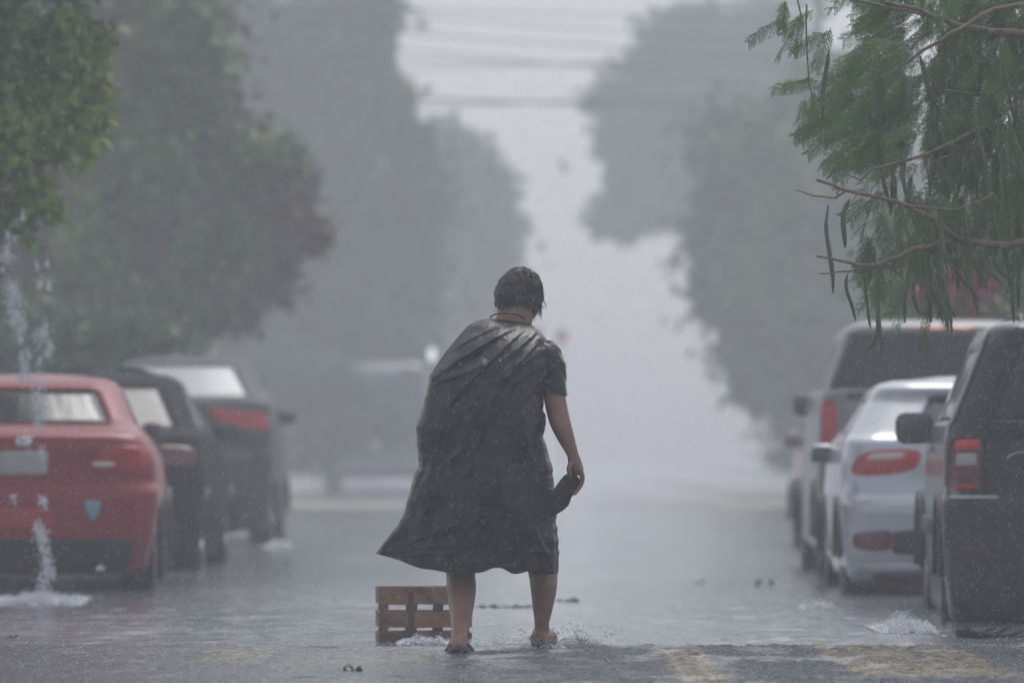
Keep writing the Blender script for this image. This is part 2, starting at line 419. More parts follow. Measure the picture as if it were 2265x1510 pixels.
def make_car(name, X, Y, yaw, sl, gi, paint, label, cat, roofcap=True, glass=None, wheel_r=.32, wheelbase=None, sub=.08, pillar=(2, 3), side_rows=None, arch=M['trim'], group='cars parked along the street', sidewin=True, roofmat=None):
    """sl: slices (z, y_rear, y_front, half width, squareness); gi: indices of the first and last glass slice"""
    car = empty(name, (X, Y, -sub), yaw); tag(car, label, cat, group)
    # densify slices; remember which rows carry glass
    rows = []; isg = []
    for k in range(len(sl) - 1):
        a, b_ = sl[k], sl[k + 1]; n = max(1, int(math.ceil((b_[0] - a[0]) / .035)))
        for i in range(n):
            t = i / n; rows.append([a[q] + (b_[q] - a[q]) * t for q in range(5)]); isg.append(gi[0] <= k < gi[1])
    rows.append(list(sl[-1])); isg.append(False)
    V = []; ncol = None; rings = []
    for (z, yr, yf, hw, n) in rows:
        half = outline(yr, yf, hw, n); full = half + [(-x, y) for (x, y) in half[-2:0:-1]]
        ncol = len(full); rings.append([(x, y, z) for x, y in full])
    nh = KR + KC + KS + KC + KF
    def kind(c):
        c2 = c if c < nh else ncol - 1 - c
        if c2 < KR + pillar[0]: return 'rear'
        if c2 < KR + KC + pillar[1]: return None
        if c2 < KR + KC + KS - 2:
            q = c2 - KR - KC
            return None if abs(q - int(KS * .52)) < 1 else 'side'
        if c2 < KR + 2 * KC + KS - 4: return None
        return 'front'
    faces = {'body': [], 'rear': [], 'side': [], 'front': []}
    allv = [p for r in rings for p in r]
    for j in range(len(rings) - 1):
        for c in range(ncol):
            c2 = (c + 1) % ncol; f = (j * ncol + c, j * ncol + c2, (j + 1) * ncol + c2, (j + 1) * ncol + c)
            k = kind(c) if isg[j] else None
            if k == 'side' and not sidewin: k = None
            faces[k or 'body'].append(f)
    nb = len(allv)
    # flat-ish roof cap and floor
    top = rings[-1]; zt = top[0][2]; ym = sum(p[1] for p in top) / ncol
    prev = [(len(rings) - 1) * ncol + c for c in range(ncol)]
    for s_, dz in ((.7, .018), (.35, .028)):
        st = len(allv)
        allv += [(p[0] * s_, ym + (p[1] - ym) * s_, zt + dz) for p in top]
        for c in range(ncol): c2 = (c + 1) % ncol; faces['body'].append((prev[c], prev[c2], st + c2, st + c))
        prev = [st + c for c in range(ncol)]
    st = len(allv); allv.append((0, ym, zt + .03))
    for c in range(ncol): faces['body'].append((prev[c], prev[(c + 1) % ncol], st))
    st = len(allv); allv.append((0, (sl[0][1] + sl[0][2]) / 2, sl[0][0]))
    for c in range(ncol): faces['body'].append(((c + 1) % ncol, c, st))
    def sub_mesh(nm, fl, mt, inset=0.0):
        used = sorted({i for f in fl for i in f}); mp = {i: k for k, i in enumerate(used)}
        me = bpy.data.meshes.new(nm); me.from_pydata([allv[i] for i in used], [], [[mp[i] for i in f] for f in fl]); me.update()
        o = link(nm, me, mt, car, True); return o
    body = sub_mesh('body', faces['body'], paint)
    sm = body.modifiers.new('thickness', 'SOLIDIFY'); sm.thickness = .03; sm.offset = -1
    gl = glass or M['glass']
    def recess(o):
        s_ = o.modifiers.new('thickness', 'SOLIDIFY'); s_.thickness = .006; s_.offset = -2.2
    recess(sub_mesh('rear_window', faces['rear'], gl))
    if sidewin:
        for sgn in (1, -1):
            fl = [f for f in faces['side'] if sgn * sum(allv[i][0] for i in f) > 0]
            recess(sub_mesh('side_window', fl, gl))
    recess(sub_mesh('windshield', faces['front'], gl))
    yr0, yf0 = min(s[1] for s in sl), max(s[2] for s in sl); hw = max(s[3] for s in sl)
    wb = wheelbase or (yr0 + .8, yf0 - .85)
    for y in wb:
        for sgn in (-1, 1):
            make_wheel(car, sgn * (hw - .14), y, wheel_r, sgn)
    for y in wb:
        for sgn in (-1, 1):                      # wheel arch lip
            b = MB(); R = wheel_r + .06
            pts = [(sgn * (hw + .003), y + R * math.cos(a), wheel_r + R * math.sin(a)) for a in [math.pi * k / 14 for k in range(15)]]
            b.tube(pts, [.016] * 15, 8); b.build('wheel_arch', arch, car)
    return car

def mirror(car, x, y, z, side, w_, h_, mt):
    b = MB(); b.box((side * (x + w_ / 2 - .05), y, z), (w_, .10, h_), bev=min(w_, h_) * .28); b.box((side * (x - .02), y + .02, z - h_ * .25), (.12, .05, .05), bev=.01)
    o = b.build('wing_mirror', mt, car)
    g_ = MB(); g_.box((side * (x + w_ / 2 - .05), y - .052, z), (w_ * .82, .006, h_ * .8), bev=.002); g_.build('mirror_glass', mat('mirror_glass', (.10, .11, .13), .25, .3), o)
    return o

def plate(sl, car, x, z, w_=.32, h_=.16, m=None):
    return patch(sl, 'licence_plate', [(x - w_ / 2, z - h_ / 2), (x + w_ / 2, z - h_ / 2), (x + w_ / 2, z + h_ / 2), (x - w_ / 2, z + h_ / 2)], .012, m or M['plate'], car, 14, 6)

def rect(x0, x1, z0, z1): return [(x0, z0), (x1, z0), (x1, z1), (x0, z1)]

# --- red saloon, left kerb
pr = mat('red_car_paint', (.30, .006, .016), .33, coat=.18, spec=.3)
sl = [(.16, .22, 4.2, .74, 2.4), (.22, .10, 4.34, .80, 2.4), (.42, .03, 4.4, .84, 2.2), (.66, .0, 4.4, .875, 1.9), (.725, .015, 4.36, .875, 1.9), (.755, .13, 4.3, .87, 1.9),
      (.90, .11, 4.0, .855, 1.8), (.99, .085, 3.7, .82, 1.8), (1.05, .10, 3.5, .785, 1.8), (1.09, .17, 3.35, .755, 1.8), (1.12, .32, 3.25, .725, 1.7),
      (1.15, .52, 3.15, .70, 1.6), (1.38, .98, 2.55, .60, 1.5), (1.43, 1.10, 2.4, .555, 1.5), (1.455, 1.25, 2.25, .49, 1.5), (1.465, 1.45, 2.1, .40, 1.4)]
car = make_car('parked_car', (50 - CX) / F * 37, 37, rad(2.2), sl, (11, 12), pr, 'red saloon with a blue sticker on its rear bumper, parked at the left kerb', 'car', sub=.06)
plate(sl, car, 0, .89)
for s_ in (1, -1):
    tl = patch(sl, 'tail_light', [(.47, .86), (.82, .84), (.80, 1.0), (.52, 1.0)], .012, M['red_lens'], car, 5, 10, s_)
    patch(sl, 'reversing_lamp', [(.45, .865), (.60, .865), (.61, .90), (.45, .90)], .02, mat('reversing_lens', (.8, .76, .7), .25), tl, 5, 6, s_)
patch(sl, 'lower_bumper', rect(-.78, .78, .17, .40), .018, M['trim'], car, 10, 14)
patch(sl, 'bumper_recess', rect(-.2, .2, .47, .60), .004, mat('red_recess', (.5, .03, .045), .4), car, 8, 8)
patch(sl, 'sticker', [(.41, .58), (.46, .50), (.52, .64), (.40, .65)], .006, M['sticker'], car, 4, 6)
patch(sl, 'emblem', rect(-.05, .05, 1.0, 1.06), .010, M['chrome'], car, 3, 6)
mirror(car, .76, 2.9, 1.12, 1, .12, .10, pr)
b = MB(); b.tube([(.5, .08, .2), (.5, .5, .22)], [.035, .035], 12); b.build('exhaust_pipe', M['chrome'], car)

# --- dark car behind it
pd = mat('charcoal_car_paint', (.022, .024, .027), .62, coat=0, spec=.03)
sl = [(.16, .2, 4.3, .76, 3), (.25, .05, 4.5, .84, 3), (.55, .0, 4.55, .88, 2.4), (.75, .03, 4.5, .89, 2.4), (1.0, .06, 3.8, .87, 2.4), (1.10, .12, 3.5, .85, 2.3), (1.13, .3, 3.4, .83, 2),
      (1.16, .5, 3.3, .80, 1.8), (1.5, 1.15, 2.6, .64, 1.5), (1.56, 1.3, 2.4, .58, 1.5), (1.59, 1.5, 2.2, .5, 1.5), (1.60, 1.7, 2.0, .4, 1.4)]
car = make_car('parked_car', -3.26, 43.3, rad(-.8), sl, (7, 8), pd, 'charcoal car half hidden between the red saloon and the dark crossover', 'car', sub=.08, glass=M['glass_dark'])
plate(sl, car, 0, .85)
for s_ in (1, -1): patch(sl, 'tail_light', [(.5, .88), (.84, .86), (.84, 1.02), (.55, 1.04)], .012, M['dark_lens'], car, 5, 8, s_)
patch(sl, 'lower_bumper', rect(-.8, .8, .17, .45), .018, M['trim'], car, 10, 12)
mirror(car, .86, 2.9, 1.15, 1, .18, .13, pd)

# --- dark crossover with a sloping rear window
sl = [(.2, .2, 4.4, .8, 3), (.30, .06, 4.6, .88, 3), (.62, .0, 4.68, .92, 2.4), (.98, .02, 4.6, .935, 2.3), (1.02, .07, 4.5, .935, 2.3), (1.25, .09, 3.8, .92, 2.3), (1.44, .10, 3.5, .89, 2.2), (1.50, .16, 3.4, .86, 2.0),
      (1.53, .22, 3.35, .83, 1.8), (1.86, .92, 2.7, .66, 1.5), (1.90, 1.05, 2.6, .62, 1.5), (1.93, 1.2, 2.4, .52, 1.5), (1.94, 1.4, 2.2, .42, 1.4)]
car = make_car('parked_car', -3.32, 56.5, 0, sl, (8, 9), mat('graphite_paint', (.05, .054, .066), .5, coat=0, spec=.15), 'dark crossover with a long sloping rear window, third in the row at the left kerb', 'car', sub=.08, wheel_r=.36, glass=mat('sky_sheen_glass', (.20, .225, .25), .12, spec=.9))  # pale glass: sky reflection put into its base colour
for s_ in (1, -1): patch(sl, 'tail_light', [(.42, 1.25), (.90, 1.17), (.88, 1.38), (.25, 1.44)], .014, M['red_lens'], car, 4, 12, s_)
plate(sl, car, 0, 1.14)
patch(sl, 'bumper_ledge', rect(-.72, .72, .90, .985), .02, mat('grey_band', (.10, .10, .11), .3), car, 8, 12)
patch(sl, 'lower_bumper', rect(-.84, .84, .22, .62), .018, M['trim'], car, 10, 12)
patch(sl, 'badge', rect(-.06, .06, 1.32, 1.38), .01, M['chrome'], car, 3, 5)
mirror(car, .9, 3.1, 1.35, 1, .2, .15, M['trim'])
b = MB(); b.tube([(-.13, 1.8, 1.93), (-.13, 2.0, 2.02)], [.035, .01], 8); b.build('antenna', M['trim'], car)

# --- dark delivery van far down the left side
sl = [(.3, .1, 5.2, .92, 3.5), (.42, .0, 5.3, 1.0, 3.2), (.75, .0, 5.3, 1.02, 3), (1.3, .06, 5.0, 1.02, 3), (1.42, .1, 4.7, 1.0, 2.8), (2.05, .16, 4.3, .97, 2.6), (2.2, .2, 4.2, .96, 2.4), (2.42, .24, 4.0, .93, 2.2), (2.5, .35, 3.9, .86, 2), (2.53, .5, 3.7, .76, 1.8)]
car = make_car('parked_van', (832 - CX) / F * 132, 132, 0, sl, (4, 5), mat('slate_van_paint', (.03, .032, .04), .3, coat=.5), 'tall dark van almost lost in the mist beyond the left row of cars', 'van', sub=.08, wheel_r=.36, sidewin=False)
for s_ in (1, -1): patch(sl, 'tail_light', rect(.88, .98, .95, 1.4), .014, M['red_lens'], car, 5, 6, s_)
patch(sl, 'bumper', rect(-.9, .9, .45, .72), .05, mat('grey_bumper', (.22, .22, .23), .4), car, 8, 10)
plate(sl, car, 0, .95)
car.scale = (1.22, 1.22, 1.22)
patch(sl, 'roof_cap', rect(-.55, .45, 2.3, 2.46), .03, mat('pale_roof_cap', (.5, .5, .52), .4), car, 6, 8)

# --- black off-roader, right kerb, nearest
pb = mat('black_car_paint', (.006, .007, .009), .22, coat=.35, spec=.35)
sl = [(.09, .10, 4.1, .80, 3.2), (.16, .03, 4.3, .87, 3), (.50, .0, 4.4, .905, 2.6), (.78, .0, 4.4, .91, 2.5), (.815, .05, 4.36, .905, 2.5), (.83, .085, 4.3, .90, 2.7), (1.10, .09, 4.1, .895, 2.8), (1.17, .10, 3.9, .885, 2.8),
      (1.20, .11, 3.4, .865, 2.7), (1.60, .24, 2.9, .70, 2.5), (1.625, .25, 2.8, .695, 2.4), (1.70, .30, 2.6, .655, 2.2), (1.73, .42, 2.5, .58, 2), (1.745, .6, 2.3, .5, 1.8)]
SUVY = 30.0
car = make_car('parked_suv', 3.19, SUVY, rad(-2.0), sl, (8, 9), pb, 'black off-roader at the right edge, nearest of the parked cars', 'car', sub=.13, wheel_r=.37, glass=M['glass'], pillar=(-1, 1))
for s_ in (1, -1):
    tl = patch(sl, 'tail_light', [(.725, .83), (.885, .82), (.865, 1.11), (.705, 1.11)], .016, M['dark_lens'], car, 9, 10, s_)
    patch(sl, 'brake_lamp', [(.715, 1.045), (.855, 1.04), (.85, 1.10), (.712, 1.10)], .022, M['bright_lens'], tl, 9, 6, s_)
    patch(sl, 'reversing_lamp', [(.72, .955), (.862, .95), (.857, 1.035), (.717, 1.035)], .020, M['clear_lens'], tl, 9, 6, s_)
    patch(sl, 'reflector_strip', [(.73, .835), (.875, .83), (.874, .86), (.729, .865)], .022, M['red_lens'], tl, 9, 4, s_)
patch(sl, 'bumper_trim', rect(.62, .89, .785, .805), .022, mat('grey_trim', (.35, .35, .38), .3), car, 9, 8, -1)
patch(sl, 'bumper_trim', rect(.62, .89, .785, .805), .022, mat('grey_trim', (.35, .35, .38), .3), car, 9, 8, 1)
patch(sl, 'bumper', rect(-.86, .86, .18, .78), .03, M['trim'], car, 12, 16)
# gap lines of the tailgate
b = MB()
for s_ in (-1, 1):
    pts = [Vector((s_ * x, surf_y(sl, x, z) - .002, z)) for x, z in ((.685, .83), (.69, 1.12), (.66, 1.22), (.53, 1.60), (.50, 1.70))]
    b.tube(pts, [.006] * 5, 6)
b.tube([Vector((x, surf_y(sl, x, 1.655) - .003, 1.655)) for x in np.linspace(-.66, .66, 15)], [.006] * 15, 6)
b.tube([Vector((x, surf_y(sl, x, 1.185) - .002, 1.185)) for x in np.linspace(-.68, .68, 15)], [.005] * 15, 6)
b.build('tailgate_seam', mat('seam_black', (.003, .003, .003), .8), car)
b = MB(); b.tube([Vector((-.50 + .075 * math.cos(a), surf_y(sl, .5, .99) - .012, .985 + .045 * math.sin(a))) for a in np.linspace(.15, math.pi - .15, 13)], [.005] * 13, 8)
b.build('tailgate_handle', M['chrome'], car)
plate(sl, car, 0, .93)
for s_ in (-1, 1):
    b = MB(); b.tube([(s_ * .47, .60, 1.71), (s_ * .47, .68, 1.765), (s_ * .47, 1.4, 1.775), (s_ * .47, 2.1, 1.77), (s_ * .47, 2.2, 1.71)], [.018] * 5, 8)
    b.build('roof_rail', M['trim'], car)
mirror(car, .90, 3.0, 1.17, -1, .22, .18, M['trim'])
mirror(car, .90, 3.0, 1.17, 1, .22, .18, M['trim'])
b = MB(); b.box((-.905, 2.2, .62), (.03, 1.6, .10), bev=.01); b.build('side_moulding', M['trim'], car)
b = MB(); b.box((-.895, 1.9, 1.05), (.03, .16, .03), bev=.008); b.build('door_handle', pb, car)
mud = MB(); mud.box((-.79, .62, .2), (.22, .03, .3), bev=.008); mud.build('mud_flap', M['rubber'], car)

# --- silver hatchback
psv = mat('silver_car_paint', (.50, .52, .56), .22, metal=.3, coat=.8)
sl = [(.14, .2, 3.8, .74, 3), (.20, .06, 3.95, .82, 2.8), (.34, .02, 4.0, .855, 2.4), (.58, .0, 4.0, .87, 2.2), (.68, .0, 3.98, .87, 2.2), (.72, .05, 3.94, .87, 2.2), (.80, .09, 3.85, .865, 2.2), (.95, .10, 3.6, .86, 2.1), (1.06, .15, 3.3, .84, 2.0),
      (1.10, .22, 3.2, .815, 1.8), (1.34, .52, 2.55, .67, 1.6), (1.39, .50, 2.4, .635, 1.6), (1.43, .56, 2.3, .6, 1.6), (1.455, .8, 2.1, .5, 1.5), (1.46, 1.0, 1.9, .4, 1.4)]
car = make_car('parked_car', 2.965, 36, rad(-.6), sl, (9, 10), psv, 'silver hatchback with round-cornered tail, between the black off-roader and the tall van', 'car', sub=.09, pillar=(-4, 0))
for s_ in (1, -1):
    tl = patch(sl, 'tail_light', [(.40, .865), (.835, .83), (.76, 1.0), (.35, 1.015)], .014, M['red_lens'], car, 3.2, 12, s_)
    patch(sl, 'reversing_lamp', [(.48, .945), (.74, .935), (.70, .99), (.44, .995)], .021, mat('pinkish_lens', (.62, .45, .44), .2), tl, 3, 8, s_)
    patch(sl, 'reflector', [(.55, .36), (.80, .37), (.81, .48), (.55, .50)], .016, M['dark_lens'], car, 4, 8, s_)
patch(sl, 'lower_grille', [(-.56, .34), (.56, .34), (.56, .50), (-.56, .50)], .014, M['trim'], car, 8, 12)
patch(sl, 'bumper_edge', rect(-.83, .83, .59, .675), .012, mat('bright_silver', (.62, .64, .67), .2, metal=.2, coat=.8), car, 5, 14)
patch(sl, 'lower_lip', rect(-.8, .8, .235, .285), .03, mat('bright_silver_lip', (.62, .64, .67), .25, metal=.2), car, 5, 12)
patch(sl, 'valance', rect(-.8, .8, .145, .225), .02, M['trim'], car, 8, 10)
plate(sl, car, 0, .86)
mirror(car, .85, 2.75, .98, -1, .17, .13, psv); mirror(car, .85, 2.75, .98, 1, .17, .13, psv)

# --- tall pale van / people carrier
pv = mat('pale_grey_paint', (.20, .20, .20), .35, coat=.3, spec=.3)
sl = [(.2, .1, 4.8, .84, 3.2), (.3, .0, 4.9, .93, 3), (.5, .0, 4.95, .95, 2.8), (.62, .02, 4.9, .95, 2.8), (.66, .06, 4.85, .95, 2.8), (1.32, .08, 4.1, .93, 2.6), (1.40, .10, 4.0, .915, 2.5),
      (1.44, .12, 3.9, .895, 2.4), (1.84, .28, 3.5, .745, 2.2), (1.88, .28, 3.4, .72, 2.2), (1.92, .34, 3.3, .68, 2), (1.945, .5, 3.1, .6, 1.8), (1.95, .7, 2.9, .5, 1.6)]
car = make_car('parked_van', 3.17, 41.2, rad(-.8), sl, (7, 8), pv, 'tall pale grey people carrier with dark rear window, behind the silver hatchback', 'van', sub=.08, wheel_r=.36, glass=M['glass_dark'], pillar=(4, 0))
for s_ in (1, -1): patch(sl, 'tail_light', [(.80, .92), (.925, .90), (.92, 1.36), (.82, 1.36)], .016, M['red_lens'], car, 5, 10, s_)
patch(sl, 'lower_bumper', rect(-.86, .86, .22, .62), .03, M['trim'], car, 10, 12)
plate(sl, car, 0, 1.0)
patch(sl, 'window_sill', rect(-.9, .9, 1.365, 1.42), .012, M['trim'], car, 8, 10)
patch(sl, 'brake_lamp', rect(-.2, .2, 1.87, 1.90), .012, M['red_lens'], car, 6, 6)
mirror(car, .90, 3.5, 1.35, -1, .16, .17, M['trim']); mirror(car, .93, 3.5, 1.35, 1, .2, .2, M['trim'])

# --- dull red car beyond the van
pm = mat('maroon_paint', (.25, .03, .045), .3, coat=.6)
sl = [(.16, .22, 4.2, .74, 3), (.25, .06, 4.34, .82, 3), (.50, .0, 4.4, .86, 2.4), (.75, .02, 4.36, .87, 2.4), (1.0, .08, 3.7, .86, 2.4), (1.06, .14, 3.35, .83, 2.3), (1.08, .30, 3.25, .80, 2.0),
      (1.10, .45, 3.15, .77, 1.7), (1.38, .98, 2.55, .635, 1.5), (1.43, 1.10, 2.4, .59, 1.5), (1.455, 1.25, 2.25, .52, 1.5), (1.465, 1.45, 2.1, .42, 1.4)]
car = make_car('parked_car', 3.64, 53, 0, sl, (7, 8), pm, 'maroon car peeping out beyond the pale people carrier', 'car', sub=.08)
for s_ in (1, -1): patch(sl, 'tail_light', [(.5, .82), (.84, .80), (.84, .98), (.55, 1.0)], .012, M['red_lens'], car, 5, 8, s_)
plate(sl, car, 0, .8)
mirror(car, .85, 2.8, 1.1, -1, .17, .13, pm)
#==SECTION3==
# ------------------------------------------------------------------ the man
MY = 24.3
def Q(px, py, dy=0.0, d=MY):
    """point on the man's plane at distance MY, then moved dy along the street"""
    p = P(px, py, d); p.y = d + dy; return p
S = F / MY
m_skin = mat('wet_skin', (.21, .105, .072), .42, vary=[(.30, .155, .108)], scale=9, bump=.0012, bscale=90, spec=.45)
m_coat = mat('black_plastic', (.004, .005, .008), .24, spec=.33, bump=.0007, bscale=45, rough2=.42, scale=6)
m_hair = mat('wet_dark_hair', (.022, .022, .024), .45, spec=.3, vary=[(.06, .06, .062)], scale=14)
person = empty('person', (Q(1120, 1000).x, MY, HT))
tag(person, 'man seen from behind, head bowed, in a wind-blown black plastic poncho', 'person')
def to_person(o):
    o.parent = person; o.matrix_parent_inverse = Matrix.Translation(-person.location); return o

def remesh(name, mb, vox, smooth_it, mt, fac=.5):
    me = mb.mesh(name + '_src'); o = bpy.data.objects.new(name, me); C.objects.link(o)
    r = o.modifiers.new('r', 'REMESH'); r.mode = 'VOXEL'; r.voxel_size = vox
    s_ = o.modifiers.new('s', 'SMOOTH'); s_.factor = fac; s_.iterations = smooth_it
    dg = bpy.context.evaluated_depsgraph_get(); ev = o.evaluated_get(dg)
    me2 = bpy.data.meshes.new_from_object(ev); o.modifiers.clear(); o.data = me2; bpy.data.meshes.remove(me)
    me2.name = name; me2.materials.clear(); me2.materials.append(mt); me2.polygons.foreach_set('use_smooth', [True] * len(me2.polygons))
    return o

body = MB()
def limb(pts, rs, seg=20): 
    # resample smoothly
    pts = [Vector(p) for p in pts]; out = []; ro = []
    for i in range(len(pts) - 1):
        p0 = pts[max(i - 1, 0)]; p1 = pts[i]; p2 = pts[i + 1]; p3 = pts[min(i + 2, len(pts) - 1)]
        r0 = rs[max(i - 1, 0)]; r1 = rs[i]; r2 = rs[i + 1]; r3 = rs[min(i + 2, len(pts) - 1)]
        for k in range(6):
            t = k / 6
            cr = lambda a, b_, c_, d_: .5 * ((2 * b_) + (c_ - a) * t + (2 * a - 5 * b_ + 4 * c_ - d_) * t * t + (3 * b_ - a - 3 * c_ + d_) * t ** 3)
            out.append(cr(p0, p1, p2, p3)); ro.append(cr(r0, r1, r2, r3))
    out.append(pts[-1]); ro.append(rs[-1]); body.tube(out, ro, seg)
r_ = lambda px: px / 2 / S
# left leg: thigh, calf, ankle, heel, foot (points away down the street, planted nearest)
limb([Q(1062, 1080, .05), Q(1038, 1180, .06), Q(1020, 1255, .02), Q(1021, 1300, -.06), Q(1021, 1345, -.16), Q(1018, 1382, -.28), Q(1018, 1404, -.36)],
     [r_(100), r_(84), r_(66), r_(65), r_(52), r_(37), r_(36)])
limb([Q(1018, 1402, -.37), Q(1018, 1420, -.40), Q(1018, 1424, -.42)], [r_(34), r_(42), r_(40)])
limb([Q(1018, 1416, -.40), Q(1016, 1422, -.30), Q(1012, 1430, -.20), Q(1008, 1432, -.14)], [r_(40), r_(46), r_(44), r_(26)])
# right leg, striding forward
limb([Q(1168, 1080, .05), Q(1188, 1180, .16), Q(1201, 1265, .22), Q(1203, 1300, .20), Q(1201, 1345, .20), Q(1199, 1380, .22), Q(1200, 1396, .24)],
     [r_(92), r_(82), r_(66), r_(60), r_(46), r_(33), r_(35)])
limb([Q(1199, 1394, .24), Q(1193, 1412, .22), Q(1190, 1418, .21)], [r_(34), r_(38), r_(40)])
limb([Q(1191, 1416, .22), Q(1206, 1412, .32), Q(1216, 1416, .42), Q(1222, 1420, .47)], [r_(38), r_(40), r_(38), r_(22)])
# torso and neck
limb([Q(1115, 1080, .07), Q(1118, 1000, .07), Q(1112, 900, .09), Q(1115, 830, .15), Q(1125, 790, .20)], [r_(150), r_(120), r_(120), r_(120), r_(90)])
limb([Q(1035, 800, .16), Q(1090, 785, .21), Q(1150, 780, .21), Q(1200, 795, .15)], [r_(60), r_(64), r_(64), r_(56)])
limb([Q(1126, 770, .22), Q(1133, 722, .205), Q(1142, 690, .23)], [r_(84), r_(82), r_(80)])
# left arm hidden under the poncho, held across the front
limb([Q(1022, 790, .13), Q(1002, 900, .18), Q(1040, 985, .30)], [r_(56), r_(46), r_(34)])
# right arm
limb([Q(1207, 785, .11), Q(1222, 840, .07), Q(1228, 885, .03), Q(1238, 930, .0), Q(1252, 968, -.02), Q(1265, 1000, -.03), Q(1269, 1014, -.035)],
     [r_(62), r_(54), r_(49), r_(47), r_(38), r_(27), r_(27)])
# hand: back of the hand towards the right, fingers folded down and inwards round the plastic
limb([Q(1269, 1012, -.035), Q(1272, 1026, -.035), Q(1277, 1040, -.035)], [r_(28), r_(31), r_(30)])
for k, dy in enumerate((-.062, -.043, -.024, -.006)):
    e = (0, 2, 1, -4)[k]
    limb([Q(1272, 1020, -.035 + (dy + .035) * .4), Q(1281, 1036, dy), Q(1287 + e * .5, 1048 + e * .4, dy)], [.011, .0115, .0105], 10)
    limb([Q(1287 + e * .5, 1048 + e * .4, dy), Q(1288 + e * .3, 1058 + e * .5, dy), Q(1285, 1070 + e, dy), Q(1277, 1082 + e, dy), Q(1270, 1090 + e * 1.3, dy)],
         [.0105, .0095, .0088, .0082, .0072], 10)
limb([Q(1265, 1022, -.055), Q(1259, 1032, -.066), Q(1258, 1042, -.070), Q(1262, 1052, -.068)], [.013, .012, .0105, .0085], 10)   # thumb
# head: modelled in its own space (face to +y), bowed and turned to the right
HC = Q(1151, 655, .26)
HM = Euler((0, 0, rad(-38)), 'XYZ').to_matrix() @ Euler((rad(-24), 0, 0), 'XYZ').to_matrix() @ Euler((0, rad(7), 0), 'XYZ').to_matrix()
def H(x, y, z): return HC + HM @ Vector((x, y, z))
body.ell(H(0, -.012, .018), (.075, .100, .102), HM)
body.ell(H(0, .028, -.035), (.064, .072, .082), HM)
body.ell(H(0, .055, -.082), (.040, .040, .032), HM)
body.ell(H(0, .085, .012), (.055, .018, .016), HM)
body.tube([H(0, .094, .005), H(0, .112, -.022), H(0, .115, -.034)], [.009, .013, .014], 12)
body.ell(H(0, .098, -.062), (.024, .012, .008), HM); body.ell(H(0, .094, -.073), (.021, .012, .008), HM)
for s_ in (-1, 1):
    body.ell(H(s_ * .030, .084, -.006), (.013, .012, .011), HM)
    body.ell(H(s_ * .080, -.002, -.018), (.010, .020, .033), HM)
    body.ell(H(s_ * .045, .055, -.03), (.022, .025, .022), HM)
sk = to_person(remesh('body', body, .0038, 5, m_skin))

# hair: a wet cap on the sides and back, with a thin crown, and clumped strands
hv = []; hf = []; NU, NV = 72, 48
def headsurf(a, b_, off=0.0):
    """a azimuth (0 = face), b polar from the top"""
    d_ = Vector((math.sin(a) * math.sin(b_), math.cos(a) * math.sin(b_), math.cos(b_)))
    best = 0
    for c, r in (((0, -.012, .018), (.075, .100, .102)), ((0, .028, -.035), (.064, .072, .082))):
        c = Vector(c); o_ = Vector((-c.x / r[0], -c.y / r[1], -c.z / r[2])); q = Vector((d_.x / r[0], d_.y / r[1], d_.z / r[2]))
        A = q.dot(q); B = 2 * o_.dot(q); Cc = o_.dot(o_) - 1; D = B * B - 4 * A * Cc
        if D > 0: best = max(best, (-B + math.sqrt(D)) / 2 / A)
    return d_ * (best + off)
for j in range(NV + 1):
    for i in range(NU):
        a = 2 * math.pi * i / NU; bmax = 1.25 + 1.40 * (0.5 - 0.5 * math.cos(a))       # short over the face, down to the nape at the back
        bb_ = .33 + (bmax - .33) * j / NV
        off = .009 + .009 * min(1, max(0, bb_ - .9)) + .006 * float(vnoise(a * 7, bb_ * 5, 4)) + .002 * float(vnoise(a * 17, bb_ * 11, 14)) + .009 * (0.5 - 0.5 * math.cos(a)) * min(1, max(0, (bb_ - 1.2) * 1.6))
        off *= min(1, .15 + j / 9) * min(1, .2 + (NV - j) / 5)
        p = headsurf(a, bb_, off); hv.append(HC + HM @ p)
for j in range(NV):
    for i in range(NU): hf.append((j * NU + i, (j + 1) * NU + i, (j + 1) * NU + (i + 1) % NU, j * NU + (i + 1) % NU))
hb = MB(); hb.add(hv, hf)
for k in range(2100):
    a = random.uniform(-math.pi, math.pi); back = .5 - .5 * math.cos(a)
    bmax = 1.2 + 1.42 * back
    b0 = (random.random() ** .75) * bmax
    if b0 < .42 and random.random() < .68: continue
    ln = random.uniform(.25, .6); n = 7; pts = []; curl = random.uniform(-1, 1); out_ = random.random() ** 3
    for q in range(n):
        t = q / (n - 1); bb_ = b0 + ln * t; aa = a + .22 * math.sin(t * 5 + curl * 3) * curl + .05 * curl * t
        lim = bmax + .12
        extra = .013 + .009 * min(1, max(0, bb_ - .9)) + .004 * math.sin(q) + out_ * .010 * t * t
        p = HC + HM @ headsurf(aa, min(bb_, lim), extra - .006 * (1 - t))
        if bb_ > lim: p = p + Vector((random.uniform(-.002, .002), -.002, -(bb_ - lim) * .15))
        pts.append(p)
    w0 = random.uniform(.0008, .0019); hb.tube(pts, [w0, w0 * 1.1, w0, w0 * .9, w0 * .7, w0 * .5, w0 * .2], 3)
